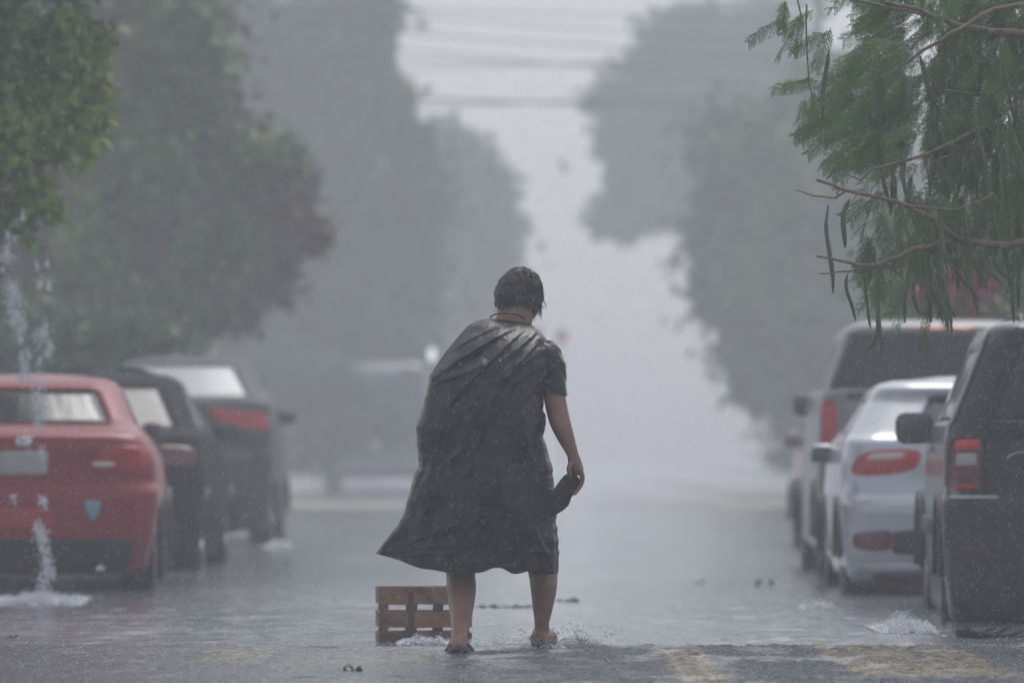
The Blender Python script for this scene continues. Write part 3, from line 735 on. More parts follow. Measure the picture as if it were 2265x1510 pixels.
# loose curls traced from the outline of the head
def loose(pp, dy, w0=.0017):
    hb.tube([Q(x, y, dy) for x, y in pp], [w0 * (1 - .7 * i / (len(pp) - 1)) for i in range(len(pp))], 5)
loose([(1182, 604), (1188, 602), (1193, 606), (1195, 613), (1192, 620)], .24, .0024)
loose([(1196, 622), (1200, 634), (1202, 650), (1204, 662), (1208, 670), (1208, 675), (1204, 677), (1201, 672)], .30, .0036)
loose([(1194, 640), (1198, 655), (1200, 664), (1196, 669), (1190, 671)], .29, .0028)
loose([(1197, 650), (1201, 660), (1199, 668), (1196, 663)], .28, .0024)
loose([(1104, 640), (1099, 646), (1094, 648), (1091, 646)], .22, .0022)
loose([(1106, 652), (1098, 656), (1094, 661), (1099, 666)], .22, .0036)
loose([(1106, 670), (1103, 680), (1098, 685), (1092, 684)], .22, .0034)
loose([(1110, 622), (1103, 628), (1104, 636)], .22, .002)
for (x, y) in ((1112, 676), (1122, 680), (1134, 682), (1146, 682), (1156, 680)):
    c_ = random.uniform(-4, 4); loose([(x, y - 16), (x + c_ * .4, y - 6), (x + c_, y + 2), (x + c_ * 2, y + 6)], .15, .0028)
for k in range(70):
    sd_ = random.choice((-1, 1, 0)); x0 = {-1: random.uniform(1098, 1112), 1: random.uniform(1186, 1200), 0: random.uniform(1105, 1168)}[sd_]
    y0 = random.uniform(625, 672) if sd_ else random.uniform(664, 680); L_ = random.uniform(6, 17); c_ = random.uniform(-1, 1)
    if sd_ == 1: y0 = random.uniform(622, 660)
    loose([(x0 - sd_ * 5, y0 - L_ * .6), (x0 + sd_ * 1.5, y0), (x0 + sd_ * 3 + c_ * 2, y0 + L_ * .5), (x0 + sd_ * random.uniform(0, 6) + c_ * 4, y0 + L_)], .17 if sd_ == 0 else .22, random.uniform(.0014, .003))
hair = to_person(hb.build('hair', m_hair))

# neck cord
b = MB(); pp = [(1084, 700), (1090, 695), (1100, 692.5), (1118, 692), (1136, 693), (1150, 696), (1160, 702)]
b.tube([Q(x, y, .135 - .03 * math.sin(math.pi * i / 6)) for i, (x, y) in enumerate(pp)], [.0035] * 7, 8)
to_person(b.build('neck_cord', m_coat))

# shorts under the poncho
b = MB()
b.tube([Q(1140, 1050, .06), Q(1168, 1120, .10), Q(1193, 1190, .17), Q(1200, 1240, .21), Q(1202, 1262, .22)], [.09, .088, .074, .070, .068], 24)
b.tube([Q(1080, 1050, .06), Q(1055, 1120, .08), Q(1038, 1190, .06), Q(1030, 1232, .04)], [.10, .09, .085, .08], 24)
to_person(remesh('shorts', b, .006, 6, mat('black_shorts', (.014, .014, .017), .55, bump=.002, bscale=40)))

# poncho: closed rows from collar to hem, silhouette, depth and folds
rows = [  # y left, x left, y right, x right, depth, lean
    (700, 1085, 713, 1170, .055, .175), (705, 1060, 719, 1182, .080, .170), (717, 1036, 730, 1196, .105, .160), (745, 1012, 748, 1210, .135, .140), (768, 993, 766, 1217, .155, .120),
    (792, 974, 785, 1222, .170, .100), (812, 962, 805, 1222, .180, .080), (832, 948, 828, 1216, .185, .065), (868, 941, 856, 1208, .19, .045), (900, 935, 880, 1203, .19, .03), (945, 921, 930, 1206, .19, .02), (980, 923, 965, 1203, .19, .02),
    (1010, 926, 985, 1206, .19, .02), (1035, 927, 1010, 1214, .19, .02), (1045, 918, 1030, 1221, .195, .02), (1092, 905, 1066, 1226, .20, .02), (1130, 893, 1105, 1229, .20, .02), (1160, 881, 1140, 1231, .20, .02),
    (1183, 862, 1178, 1232, .20, .02), (1203, 846, 1225, 1236, .20, .02), (1224, 830, 1266, 1236, .20, .02)]
R = np.array(rows, float); nr = 300; nc = 420
ys_ = np.array([(r[0] + r[2]) / 2 for r in rows]); tt = np.interp(np.linspace(0, 1, nr), (ys_ - ys_[0]) / (ys_[-1] - ys_[0]), np.arange(len(rows)))
I0 = np.minimum(tt.astype(int), len(rows) - 2); fr = (tt - I0)[:, None]
RR = R[I0] * (1 - fr) + R[I0 + 1] * fr
k5 = np.array([1, 2, 1]) / 4
for c_ in range(6):
    col = RR[:, c_].copy(); sm = np.convolve(np.pad(col, 1, 'edge'), k5, 'valid'); RR[:, c_] = sm
th = np.linspace(0, 2 * np.pi, nc, endpoint=False)[None, :]
yl, xl, yr_, xr, dep, lean = [RR[:, i:i + 1] for i in range(6)]
jv = np.linspace(0, 1, nr)[:, None]
xl = xl + 3.0 * fbm(jv * 22, jv * 0 + 3, 3, 71) * np.clip(jv * 9, 0, 1); xr = xr + 4.5 * fbm(jv * 26, jv * 0 + 8, 3, 72) * np.clip(jv * 9, 0, 1)
u = (1 - np.cos(th)) / 2                                   # 0 left edge, 1 right edge
v = np.linspace(0, 1, nr)[:, None]
px = xl + (xr - xl) * u; py = yl + (yr_ - yl) * u
low = np.clip((v - .62) / .38, 0, 1)
py = py + low ** 6 * 22 * np.sin(np.pi * np.clip(u * 1.15, 0, 1)) ** 1.3 + low ** 4 * 14 * vnoise(u * 9, u * 0, 3) * np.sin(np.pi * u)
front = (np.sin(th) < 0)
py = np.where(front, py - low ** 3 * 26 * np.abs(np.sin(th)), py)         # the far side of the hem hangs a little higher
flapw = np.clip((.36 - u) / .36, 0, 1) * np.clip((v - .70) / .3, 0, 1)
dd = dep * np.sign(np.sin(th)) * np.abs(np.sin(th)) ** .82 * (1 - .72 * flapw)
X = (px - CX) / S; Z = CZ + (HY - py) / S; Y = MY + lean - dd
# folds on the near side, drawn as ridges / creases between points of the cloth
bk = np.clip(np.sin(th) * 3, 0, 1)
disp = np.zeros_like(px)
def seg_dist(ax, ay, bx, by, bow=0.0):
    vx, vy = bx - ax, by - ay; L2 = vx * vx + vy * vy
    t = np.clip(((px - ax) * vx + (py - ay) * vy) / L2, 0, 1); L = math.sqrt(L2)
    s_ = ((px - ax) * (-vy) + (py - ay) * vx) / L - bow * np.sin(np.pi * t) * L
    e = np.hypot(px - (ax + t * vx), py - (ay + t * vy))
    return s_, t, np.maximum(e, np.abs(s_))
def crease(ax, ay, bx, by, wd, amp, bow=0.0):
    """a fold with one steep and one gentle flank"""
    global disp
    s_, t, e = seg_dist(ax, ay, bx, by, bow)
    end = np.clip(np.minimum((e <= wd * 4) * 1.0, 1), 0, 1) * np.sin(np.pi * np.clip(t, .04, .96)) ** .6
    end = end * (np.hypot(0, e) < wd * 4)
    prof = np.where(s_ < 0, np.exp(-(s_ / (wd * .40)) ** 2), np.exp(-(s_ / (wd * 1.5)) ** 2))
    fade = np.exp(-np.maximum(0, (e - np.abs(s_))) / (wd * .7))
    disp = disp + 1.35 * amp * prof * end * fade
for c_ in [(1140, 722, 955, 838, 13, .024, .03), (1120, 712, 1003, 772, 8, .014, .03), (1160, 726, 990, 900, 13, .024, .02), (1183, 735, 1010, 940, 12, .022, .04), (1195, 750, 1075, 900, 12, .018, .03), (1178, 742, 1030, 860, 9, .012, -.03),
           (1212, 770, 1105, 845, 11, .016, .03), (1218, 800, 1120, 862, 9, .013, .04), (1216, 820, 1150, 905, 10, .014, .05), (1090, 800, 960, 850, 10, .012, -.03),
           (1062, 890, 1030, 1000, 16, .016, .05), (1010, 870, 965, 990, 14, .012, .03), (1085, 900, 1040, 1045, 13, .014, .03), (1150, 880, 1170, 1010, 12, .012, -.06), (1200, 890, 1140, 960, 9, .010, .06),
           (1045, 1120, 975, 1180, 16, .018, -.12), (1060, 1140, 1010, 1215, 13, .014, .1), (1180, 1150, 1215, 1235, 12, .012, .05), (1100, 1010, 1085, 1150, 16, .012, .04), (1150, 1040, 1130, 1200, 16, .012, -.04),
           (985, 1060, 925, 1160, 14, .012, .04), (960, 1000, 945, 1100, 13, .011, .04), (1110, 1120, 1100, 1240, 14, .012, .04), (965, 1180, 900, 1205, 9, .011, .1), (1000, 1205, 870, 1222, 7, .009, .04), (1010, 1225, 900, 1228, 6, .008, .03), (950, 1150, 880, 1190, 8, .009, .1)]:
    crease(*c_)
# fine flowing wrinkles along the pull of the wind
top_w = np.clip((930 - py) / 160, 0, 1)
w1 = px + .95 * py + 30 * fbm(px / 90, py / 90, 3, 12)
w2 = px + .10 * py + 34 * fbm(px / 110, py / 160, 3, 18)
rid = lambda q: 1 - np.abs(q) * 2.4
ridgA = rid(fbm(w1 / 62, (px - py) / 260, 3, 5)); ridgB = rid(fbm(w2 / 66, py / 210, 3, 7)); ridgC = rid(fbm(px / 60 + 9, py / 80, 4, 15))
amp = .35 + .65 * np.clip(.5 + fbm(px / 120, py / 140, 2, 77) * 1.6, 0, 1)
disp = disp + amp * (.016 * np.clip(ridgA, -.3, 1) * top_w + .026 * np.clip(ridgB, -.3, 1) * (1 - top_w) + .007 * np.clip(ridgC, -.4, 1)) + amp * .0036 * np.clip(rid(fbm((px + .5 * py) / 24, (py - .3 * px) / 40, 4, 95)), -.4, 1) + .0010 * np.clip(rid(fbm(px / 15, py / 13, 3, 25)), -.4, 1)
edge_f = np.clip(v * 14, 0, 1)
Y = Y - disp * bk * edge_f + np.where(front, disp * .6 * edge_f, 0)
V_ = np.stack([X, Y, Z], -1).reshape(-1, 3)
i_ = np.arange(nr - 1)[:, None] * nc + np.arange(nc)[None, :]; j_ = np.arange(nr - 1)[:, None] * nc + (np.arange(nc)[None, :] + 1) % nc
Fq = np.stack([i_, i_ + nc, j_ + nc, j_], -1).reshape(-1, 4)
pon = link('poncho', mesh_np('poncho', V_, Fq, True), m_coat)
sm = pon.modifiers.new('thickness', 'SOLIDIFY'); sm.thickness = .0025; sm.offset = -1
to_person(pon)
# sleeve
path = [(1188, 752, .135, 66), (1203, 772, .12, 70), (1215, 800, .10, 68), (1222, 828, .08, 56), (1225, 850, .06, 51), (1226, 868, .045, 52)]
ns, na = 60, 90; vs = np.zeros((ns, na, 3)); pa = np.array(path, float); tq = np.linspace(0, len(path) - 1, ns)
for j in range(ns):
    x_, y_, dy_, w_ = [np.interp(tq[j], range(len(path)), pa[:, k]) for k in range(4)]
    for i in range(na):
        a = 2 * math.pi * i / na; rr = w_ / 2 / S
        wr = 1 + .10 * float(fbm(a * 1.3 + j * .05, j * .12, 3, 61)) + .05 * abs(math.sin(a * 2.5 + j * .13))
        tilt = 12 * (j / ns)
        vs[j, i] = ((x_ - CX) / S + rr * wr * math.cos(a), MY + dy_ - rr * 1.25 * wr * math.sin(a), CZ + (HY - (y_ + tilt * .6 * math.cos(a))) / S)
i_ = np.arange(ns - 1)[:, None] * na + np.arange(na)[None, :]; j_ = np.arange(ns - 1)[:, None] * na + (np.arange(na)[None, :] + 1) % na
slv = link('sleeve', mesh_np('sleeve', vs.reshape(-1, 3), np.stack([i_, i_ + na, j_ + na, j_], -1).reshape(-1, 4), True), m_coat)
sm = slv.modifiers.new('thickness', 'SOLIDIFY'); sm.thickness = .0025; sm.offset = -1
to_person(slv)
# pinched corner of the poncho in the hand
ol = [(1250, 1046), (1238, 1062), (1224, 1082), (1206, 1102), (1186, 1124), (1178, 1142), (1205, 1150), (1232, 1136), (1248, 1127), (1260, 1115), (1262, 1102), (1267, 1094), (1280, 1082), (1286, 1067), (1281, 1053), (1264, 1046)]
cx_, cy_ = 1232, 1098; rings = [1.0, .9, .6, .3]; vs = []; fs = []
def flapY(x, y): return MY - .035 - .09 * max(0, (1255 - x) / 75)
n = len(ol)
for side in (1, -1):
    st = len(vs)
    for q in rings:
        for (x, y) in ol:
            xx = cx_ + (x - cx_) * q; yy = cy_ + (y - cy_) * q; tk = .017 * math.sqrt(max(0, 1 - q ** 3)) + .001
            p = Q(xx, yy); p.y = flapY(xx, yy) - side * (tk + .005 * float(vnoise(xx / 14 + yy / 30, yy / 22, 6)) * (q < .95)); vs.append(p)
    vs.append(Vector((Q(cx_, cy_).x, flapY(cx_, cy_) - side * .018, Q(cx_, cy_).z)))
    for k in range(len(rings) - 1):
        for i in range(n):
            f = (st + k * n + i, st + k * n + (i + 1) % n, st + (k + 1) * n + (i + 1) % n, st + (k + 1) * n + i); fs.append(f if side > 0 else f[::-1])
    for i in range(n):
        f = (st + 3 * n + i, st + 3 * n + (i + 1) % n, st + 4 * n); fs.append(f if side > 0 else f[::-1])
h2 = 4 * n + 1
for i in range(n): fs.append((i, h2 + i, h2 + (i + 1) % n, (i + 1) % n))
b = MB(); b.add(vs, fs); fl = b.build('poncho_corner', m_coat)
sb = fl.modifiers.new('sub', 'SUBSURF'); sb.levels = 1; sb.render_levels = 2
to_person(fl)
# left clog
b = MB()
b.tube([Q(1018, 1436, -.46), Q(1018, 1436, -.40), Q(1014, 1438, -.28), Q(1008, 1438, -.20)], [.052, .062, .055, .045], 24, flat=.42, flatdir=(0, 0, 1))
b.tube([Q(1036, 1418, -.42), Q(1043, 1430, -.42), Q(1046, 1439, -.42)], [.012, .016, .018], 10)
b.tube([Q(1000, 1420, -.42), Q(992, 1432, -.42), Q(990, 1440, -.42)], [.012, .015, .016], 10)
b.tube([Q(1018, 1424, -.455), Q(1018, 1434, -.46), Q(1018, 1442, -.47)], [.040, .052, .060], 20, cap=.005)
to_person(remesh('shoe', b, .004, 4, mat('dark_shoe', (.02, .018, .02), .4)))

# ------------------------------------------------------------------ wooden crate
woodA = mat('crate_wood', (.13, .066, .036), .5, vary=[(.25, .13, .065), (.06, .034, .024)], scale=7, bump=.002, bscale=40)
woodB = mat('pale_crate_wood', (.30, .155, .07), .45, vary=[(.22, .10, .045)], scale=7, bump=.002, bscale=40)
woodD2 = mat('reddish_crate_wood', (.10, .04, .028), .45, vary=[(.17, .07, .04)], scale=7, bump=.002, bscale=40)
woodD = mat('dark_crate_wood', (.06, .03, .022), .5, vary=[(.10, .05, .03)], scale=9, bump=.002, bscale=40)
cr = empty('wooden_crate', (P(937, 1415, 27.3).x, 27.3, -.01), rad(4)); tag(cr, 'brown slatted wooden crate standing in the water left of the man\'s legs', 'crate')
W, D, Hh = .445, .34, .275
for k, z in enumerate((.022, .114, .226)):
    h_ = (.062, .076, .083)[k]
    for (xa, xb, mt) in ((-W / 2, -W / 2 + .140, (woodD2, woodA, woodA)[k]), (-W / 2 + .168, W / 2, (woodA, woodB, woodA)[k])):
        bb_ = MB(); bb_.box(((xa + xb) / 2, -D / 2, z), (xb - xa, .009, h_), Euler((0, rad((.8, -.6, .7)[k]), 0)), .0015); bb_.build('slat', mt, cr, False)
    bb_ = MB(); bb_.box((0, D / 2, z), (W, .009, h_), None, .0015); bb_.build('slat', woodA, cr, False)
    for sgn in (-1, 1):
        bb_ = MB(); bb_.box((sgn * (W / 2 - .006), 0, z), (.009, D - .014, h_ * .95), None, .0015); bb_.build('slat', woodA, cr, False)
for sx in (-1, 1):
    for sy in (-1, 1):
        bb_ = MB(); bb_.box((sx * (W / 2 - .030), sy * (D / 2 - .018), Hh / 2 - .005), (.034, .025, Hh - .02), None, .002); bb_.build('corner_post', woodD if sx > 0 else woodA, cr, False)
for x, w_ in ((-.067, .055), (.06, .05)):
    bb_ = MB(); bb_.box((x, -D / 2 + .018, Hh / 2 - .01), (w_, .022, Hh - .03), Euler((0, rad(2), 0)), .002); bb_.build('middle_post', woodD, cr, False)
bb_ = MB(); bb_.box((0, 0, .03), (W - .03, D - .04, .008), None, .001); bb_.build('base_board', woodD, cr, False)
bb_ = MB(); bb_.box((0, -D / 2 + .005, Hh - .008), (W * .98, .02, .010), Euler((0, rad(.8), 0)), .002); bb_.build('top_rail', woodB, cr, False)

#==SECTION4==
# ------------------------------------------------------------------ trees
def leaf_mat(name, c1, c2, c3, scale, rough=.5):
    return mat(name, c1, rough, vary=[c2, c3], scale=scale, spec=.35, detail=2)
L_fresh = leaf_mat('fresh_leaves', (.08, .17, .03), (.17, .30, .045), (.32, .42, .07), .9)
L_olive = leaf_mat('olive_leaves', (.08, .13, .03), (.12, .17, .04), (.18, .28, .05), .55)
L_brown = leaf_mat('brown_leaves', (.10, .115, .055), (.16, .145, .075), (.14, .21, .055), .35)
L_mid = leaf_mat('mid_green_leaves', (.06, .10, .04), (.10, .16, .05), (.08, .12, .05), .25)
L_far = leaf_mat('distant_leaves', (.09, .15, .05), (.13, .21, .06), (.11, .17, .06), .2)
L_pink = mat('pink_blossom', (.40, .03, .09), .5, vary=[(.5, .08, .16)], scale=3)
L_yell = leaf_mat('yellow_green_leaves', (.13, .16, .03), (.2, .2, .04), (.22, .19, .05), .8)
m_bark = mat('bark', (.06, .048, .040), .75, vary=[(.11, .09, .075)], scale=5, bump=.01, bscale=12)

def leaf_cards(centers, normals_rand, size, aspect=.5, droop=.3):
    """diamond shaped folded leaves, one quad pair each"""
    n = len(centers)
    d = rng.normal(size=(n, 3)); d[:, 2] -= droop; d /= np.linalg.norm(d, axis=1)[:, None]
    e = rng.normal(size=(n, 3)); e -= d * (e * d).sum(1)[:, None]; e /= np.linalg.norm(e, axis=1)[:, None]
    s = size * rng.uniform(.6, 1.4, n)[:, None]
    a = centers; b_ = centers + d * s * .45 + e * s * aspect * .5; c = centers + d * s; dd_ = centers + d * s * .45 - e * s * aspect * .5
    V = np.stack([a, b_, c, dd_], 1).reshape(-1, 3); Fq = np.arange(n * 4).reshape(n, 4)
    return V, Fq

def crown_points(blobs, d, n, depth=1.0, clump=.16, shell=.45, ymin=None):
    """blobs: (px,py,radius px[,squash]); clumped points through ellipsoids of real size"""
    s = F / d; out = []
    wts = np.array([b_[2] ** 2 for b_ in blobs], float); wts /= wts.sum()
    for bl, wt in zip(blobs, wts):
        k = int(n * wt); nclump = max(10, int(k / 38))
        c = np.array(P(bl[0], bl[1], d)); R_ = bl[2] / s; sq = bl[3] if len(bl) > 3 else 1
        u_ = rng.normal(size=(nclump, 3)); u_ /= np.linalg.norm(u_, axis=1)[:, None]
        rr = (shell + (.93 - shell) * rng.random(nclump) ** .5)[:, None]
        cc = c + u_ * rr * R_ * np.array([1, depth, sq])
        idx = rng.integers(0, nclump, k)
        sz = R_ * clump * rng.uniform(.5, 1.5, nclump)
        wide = np.where(rng.random(k) < .13, 1.55, 1.0)[:, None]
        pts = cc[idx] + rng.normal(size=(k, 3)) * sz[idx][:, None] * np.array([1, 1, .6]) * wide
        out.append(pts)
    return np.concatenate(out)

def tree(name, blobs, d, n, size, lm, base_x, label, cat='tree', group='trees lining the street', trunk_r=.2, depth=1.0, extra=None, clump=.25, trunks=None, aspect=.5):
    base = Vector((base_x, d, -.02)); root = empty(name, base); tag(root, label, cat, group)
    pts = crown_points(blobs, d, n, depth, clump)
    pts = pts[pts[:, 2] > .05]
    V, Fq = leaf_cards(pts - np.array(base), None, size, aspect)
    link('foliage', mesh_np('foliage', V, Fq), lm, root)
    if extra:
        ex2 = []
        for (nm, bl, k, sz, mt) in extra:
            if len(bl) <= 4 and nm != 'green_spray': ex2 += [(nm, [q], int(k / len(bl)), sz, mt) for q in bl]
            else: ex2.append((nm, bl, k, sz, mt))
        for (nm, bl, k, sz, mt) in ex2:
            pts = crown_points(bl, d - (4 if d < 100 else 8), k, .7, clump * 1.3, .2); V, Fq = leaf_cards(pts - np.array(base), None, sz, .7); link(nm, mesh_np(nm, V, Fq), mt, root)
    if name == 'hedge': return root
    b = MB(); tot = max(blobs, key=lambda q: q[2]); c0 = P(tot[0], tot[1], d) - base
    fork = Vector((c0.x * .35, 0, max(1.2, c0.z * .45)))
    b.tube([(0, 0, -.1), (.05, .02, fork.z * .4), (fork.x * .5, 0, fork.z * .75), fork], [trunk_r * 1.25, trunk_r, trunk_r * .9, trunk_r * .8], 12)
    b.build('trunk', m_bark, root)
    for bl in sorted(blobs, key=lambda q: -q[2])[:8]:
        c = P(bl[0], bl[1], d) - base; c.y += random.uniform(-.5, .5)
        mid = fork.lerp(c, .5) + Vector((random.uniform(-.3, .3), random.uniform(-.3, .3), .3))
        b = MB(); b.tube([fork, fork.lerp(mid, .5) + Vector((0, 0, .1)), mid, mid.lerp(c, .6), c], [trunk_r * .6, trunk_r * .5, trunk_r * .36, trunk_r * .25, trunk_r * .12], 8)
        for _ in range(3):
            e = c + Vector((random.uniform(-1, 1), random.uniform(-1, 1), random.uniform(-.4, 1))) * bl[2] / (F / d) * .7
            b.tube([mid.lerp(c, .6), mid.lerp(e, .8), e], [trunk_r * .2, trunk_r * .12, trunk_r * .04], 6)
        b.build('limb', m_bark, root)
    if trunks:
        for tr in trunks:
            b = MB(); b.tube([P(x, y, d) - base for x, y, _ in tr], [q / (F / d) for _, _, q in tr], 10); b.build('limb', m_bark, root)
    return root

tree('leafy_tree', [(30, 190, 190), (-60, 330, 190), (120, 250, 105), (70, 60, 150), (190, 110, 60), (40, 440, 90), (100, 160, 120), (170, 180, 70), (215, 215, 35), (160, 330, 50), (-120, 120, 220), (200, 270, 45), (-60, 560, 80), (-150, -450, 420), (150, -850, 420), (-300, -900, 500), (230, 240, 30), (205, 150, 40)], 35, 52000, .085, L_fresh, -4.9,
     'bright green leafy tree hanging in at the top left corner', trunk_r=.16, depth=.9, clump=.13)
lt = next(o for o in C.objects if o.name == 'leafy_tree'); cs_ = []
for (cx_, cy_, cz_, r_c) in ((-3.6, 38, 5.9, 1.3), (-2.6, 39, 6.6, 1.1), (-4.2, 41, 6.0, 1.4), (-2.9, 43.5, 6.6, 1.2), (-4.4, 35, 5.8, 1.2)):
    k_ = rng.normal(size=(26, 3)) * r_c * .5 + np.array([cx_, cy_, cz_]); cs_.append(k_[rng.integers(0, 26, 2200)] + rng.normal(size=(2200, 3)) * .22)
cs_ = np.concatenate(cs_); cs_ = cs_[cs_[:, 2] > .9 + 1040 / F * cs_[:, 1]]
Vc, Fc_ = leaf_cards(cs_ - np.array(lt.location), None, .15, .5); link('overhanging_bough', mesh_np('overhanging_bough', Vc, Fc_), L_fresh, lt)
tree('street_tree', [(260, 150, 190), (390, 60, 110), (400, 200, 90), (560, 360, 80), (640, 400, 50), (470, 260, 60), (130, 450, 210), (420, 420, 150), (350, 300, 120), (500, 460, 120), (590, 440, 80), (640, 470, 60), (250, 600, 200), (450, 590, 140), (90, 640, 170), (500, 350, 70), (690, 520, 30), (350, 690, 80), (550, 560, 90), (600, 620, 50), (150, 150, 200), (660, 400, 28), (450, 120, 40), (620, 540, 55), (520, 680, 40), (230, 740, 60), (-150, -100, 300), (440, 700, 45)], 72, 74000, .18, L_brown, -6.8,
     'broad brownish tree with reddish tips above the dark crossover and the red saloon', trunk_r=.24, clump=.26,
     extra=[('green_spray', [(420, 110, 60, 1.9), (430, 230, 50, 1.6), (330, 380, 80), (250, 420, 60), (370, 700, 60), (360, 200, 60), (260, 330, 50), (540, 360, 60), (620, 350, 40), (200, 560, 60), (160, 660, 60), (480, 540, 60)], 12000, .17, L_olive), ('bright_spray', [(365, 715, 50), (240, 395, 55), (420, 180, 34, 1.8), (195, 660, 45), (290, 120, 30, 2), (600, 350, 30), (260, 260, 40)], 4000, .17, L_yell), ('red_leaf_tips', [(640, 455, 30), (690, 520, 26), (700, 540, 16)], 200, .16, mat('reddish_leaves', (.13, .06, .04), .5))])
tree('street_tree', [(640, 180, 90), (700, 90, 110), (760, 200, 90), (800, 130, 60), (640, 350, 130), (740, 360, 130), (830, 240, 70), (870, 210, 35), (700, 520, 160), (800, 460, 110), (640, 660, 160), (760, 640, 150), (560, 60, 70), (680, 760, 140), (820, 20, 60), (880, 300, 40), (600, 240, 60), (720, 40, 60), (860, 560, 60), (540, 240, 50), (480, 150, 60), (470, 40, 60), (560, 150, 40), (880, 330, 70), (900, 440, 90), (860, 600, 110), (850, 740, 110)], 138, 48000, .36, L_far, -8.5,
     'misty green tree with two bare dark limbs showing, second tree row from the left', trunk_r=.26,
     trunks=[[(470, 420, 26), (495, 250, 22), (525, 160, 15), (548, 70, 11), (552, -40, 8)], [(495, 255, 16), (540, 190, 10), (580, 90, 7), (630, -20, 5)], [(505, 215, 9), (490, 120, 6), (500, 20, 4)]],
     extra=[('green_spray', [(590, 350, 60), (520, 290, 50), (640, 330, 40), (860, 200, 40)], 1800, .17, L_olive)])
tree('street_tree', [(900, 370, 90), (980, 350, 75), (1050, 410, 60), (960, 450, 120), (1040, 500, 80), (880, 520, 140), (1000, 600, 110), (890, 680, 150), (1030, 700, 70), (960, 800, 90), (800, 780, 140), (1080, 590, 45), (820, 880, 100), (1090, 400, 30), (1000, 480, 110)], 180, 30000, .55, L_far, -9.5,
     'tall pale tree almost dissolved in mist, behind the bowed man\'s left shoulder', trunk_r=.3)
tree('street_tree', [(1500, 110, 80), (1580, 90, 90), (1680, 80, 80), (1450, 220, 100), (1550, 230, 120), (1690, 220, 140), (1430, 330, 80), (1520, 360, 100), (1400, 460, 60), (1350, 490, 26), (1480, 440, 60), (1620, 360, 130), (1760, 300, 130), (1390, 400, 45), (1330, 210, 30), (1560, 400, 60), (1340, 470, 25), (1400, 420, 35), (1380, 270, 50), (1850, 380, 160), (1640, 400, 90), (1560, 330, 130)], 190, 32000, .54, L_far, 10,
     'pale misty tree leaning over the street on the far right side', trunk_r=.3)
tree('street_tree', [(1640, 330, 100), (1740, 390, 140), (1600, 480, 60), (1562, 528, 28), (1590, 508, 36), (1680, 560, 120), (1620, 600, 65), (1780, 640, 170), (1690, 740, 80), (1760, 830, 110), (1680, 870, 38), (1860, 480, 150), (1880, 720, 130), (1860, 250, 130), (1590, 620, 40), (1640, 520, 80), (1650, 650, 90), (1720, 800, 70), (1640, 420, 60), (1600, 300, 40), (1980, 600, 150)], 122, 44000, .32, L_far, 7.5,
     'drooping green tree reaching down beside the tall pale van', trunk_r=.28,
     extra=[('green_spray', [(1700, 330, 80), (1730, 450, 70), (1690, 590, 60), (1760, 700, 60)], 2400, .19, L_olive)])
tree('flowering_bush', [(2150, 600, 140), (2280, 560, 150), (2020, 640, 90), (2230, 720, 120), (2100, 720, 100), (2350, 700, 120), (2050, 520, 100)], 49, 11000, .13, L_olive, 5.1,
     'shrub with pink blossom above the roof of the tall pale van', 'bush', None, .08,
     extra=[('pink_blossom', [(2060, 640, 28), (2150, 670, 24), (2170, 640, 18), (2110, 610, 18)], 420, .11, L_pink), ('yellow_spray', [(2110, 700, 30), (2190, 690, 24)], 420, .11, L_yell)])
tree('hedge', [(60, 760, 110), (200, 800, 110), (330, 800, 100), (-60, 860, 140), (120, 900, 120), (300, 900, 110), (-100, 700, 120)], 60, 15000, .13, L_mid, -5.4,
     'dark hedge behind the red saloon and the charcoal car', 'hedge', None, .07)
tree('hedge', [(620, 880, 80), (700, 860, 80), (780, 900, 80), (560, 880, 80), (640, 940, 60), (860, 930, 60), (740, 950, 60), (640, 1010, 45), (700, 1015, 45), (590, 1000, 50)], 125, 9000, .18, L_mid, -5.3,
     'misty low hedge along the left pavement beyond the dark crossover', 'hedge', None, .07)
tree('hedge', [(1850, 860, 100), (1760, 900, 80), (1960, 860, 110), (1820, 940, 80), (1740, 980, 60), (1800, 1010, 50)], 130, 8000, .18, L_mid, 5.4,
     'misty low hedge on the right pavement beyond the maroon car', 'hedge', None, .07)

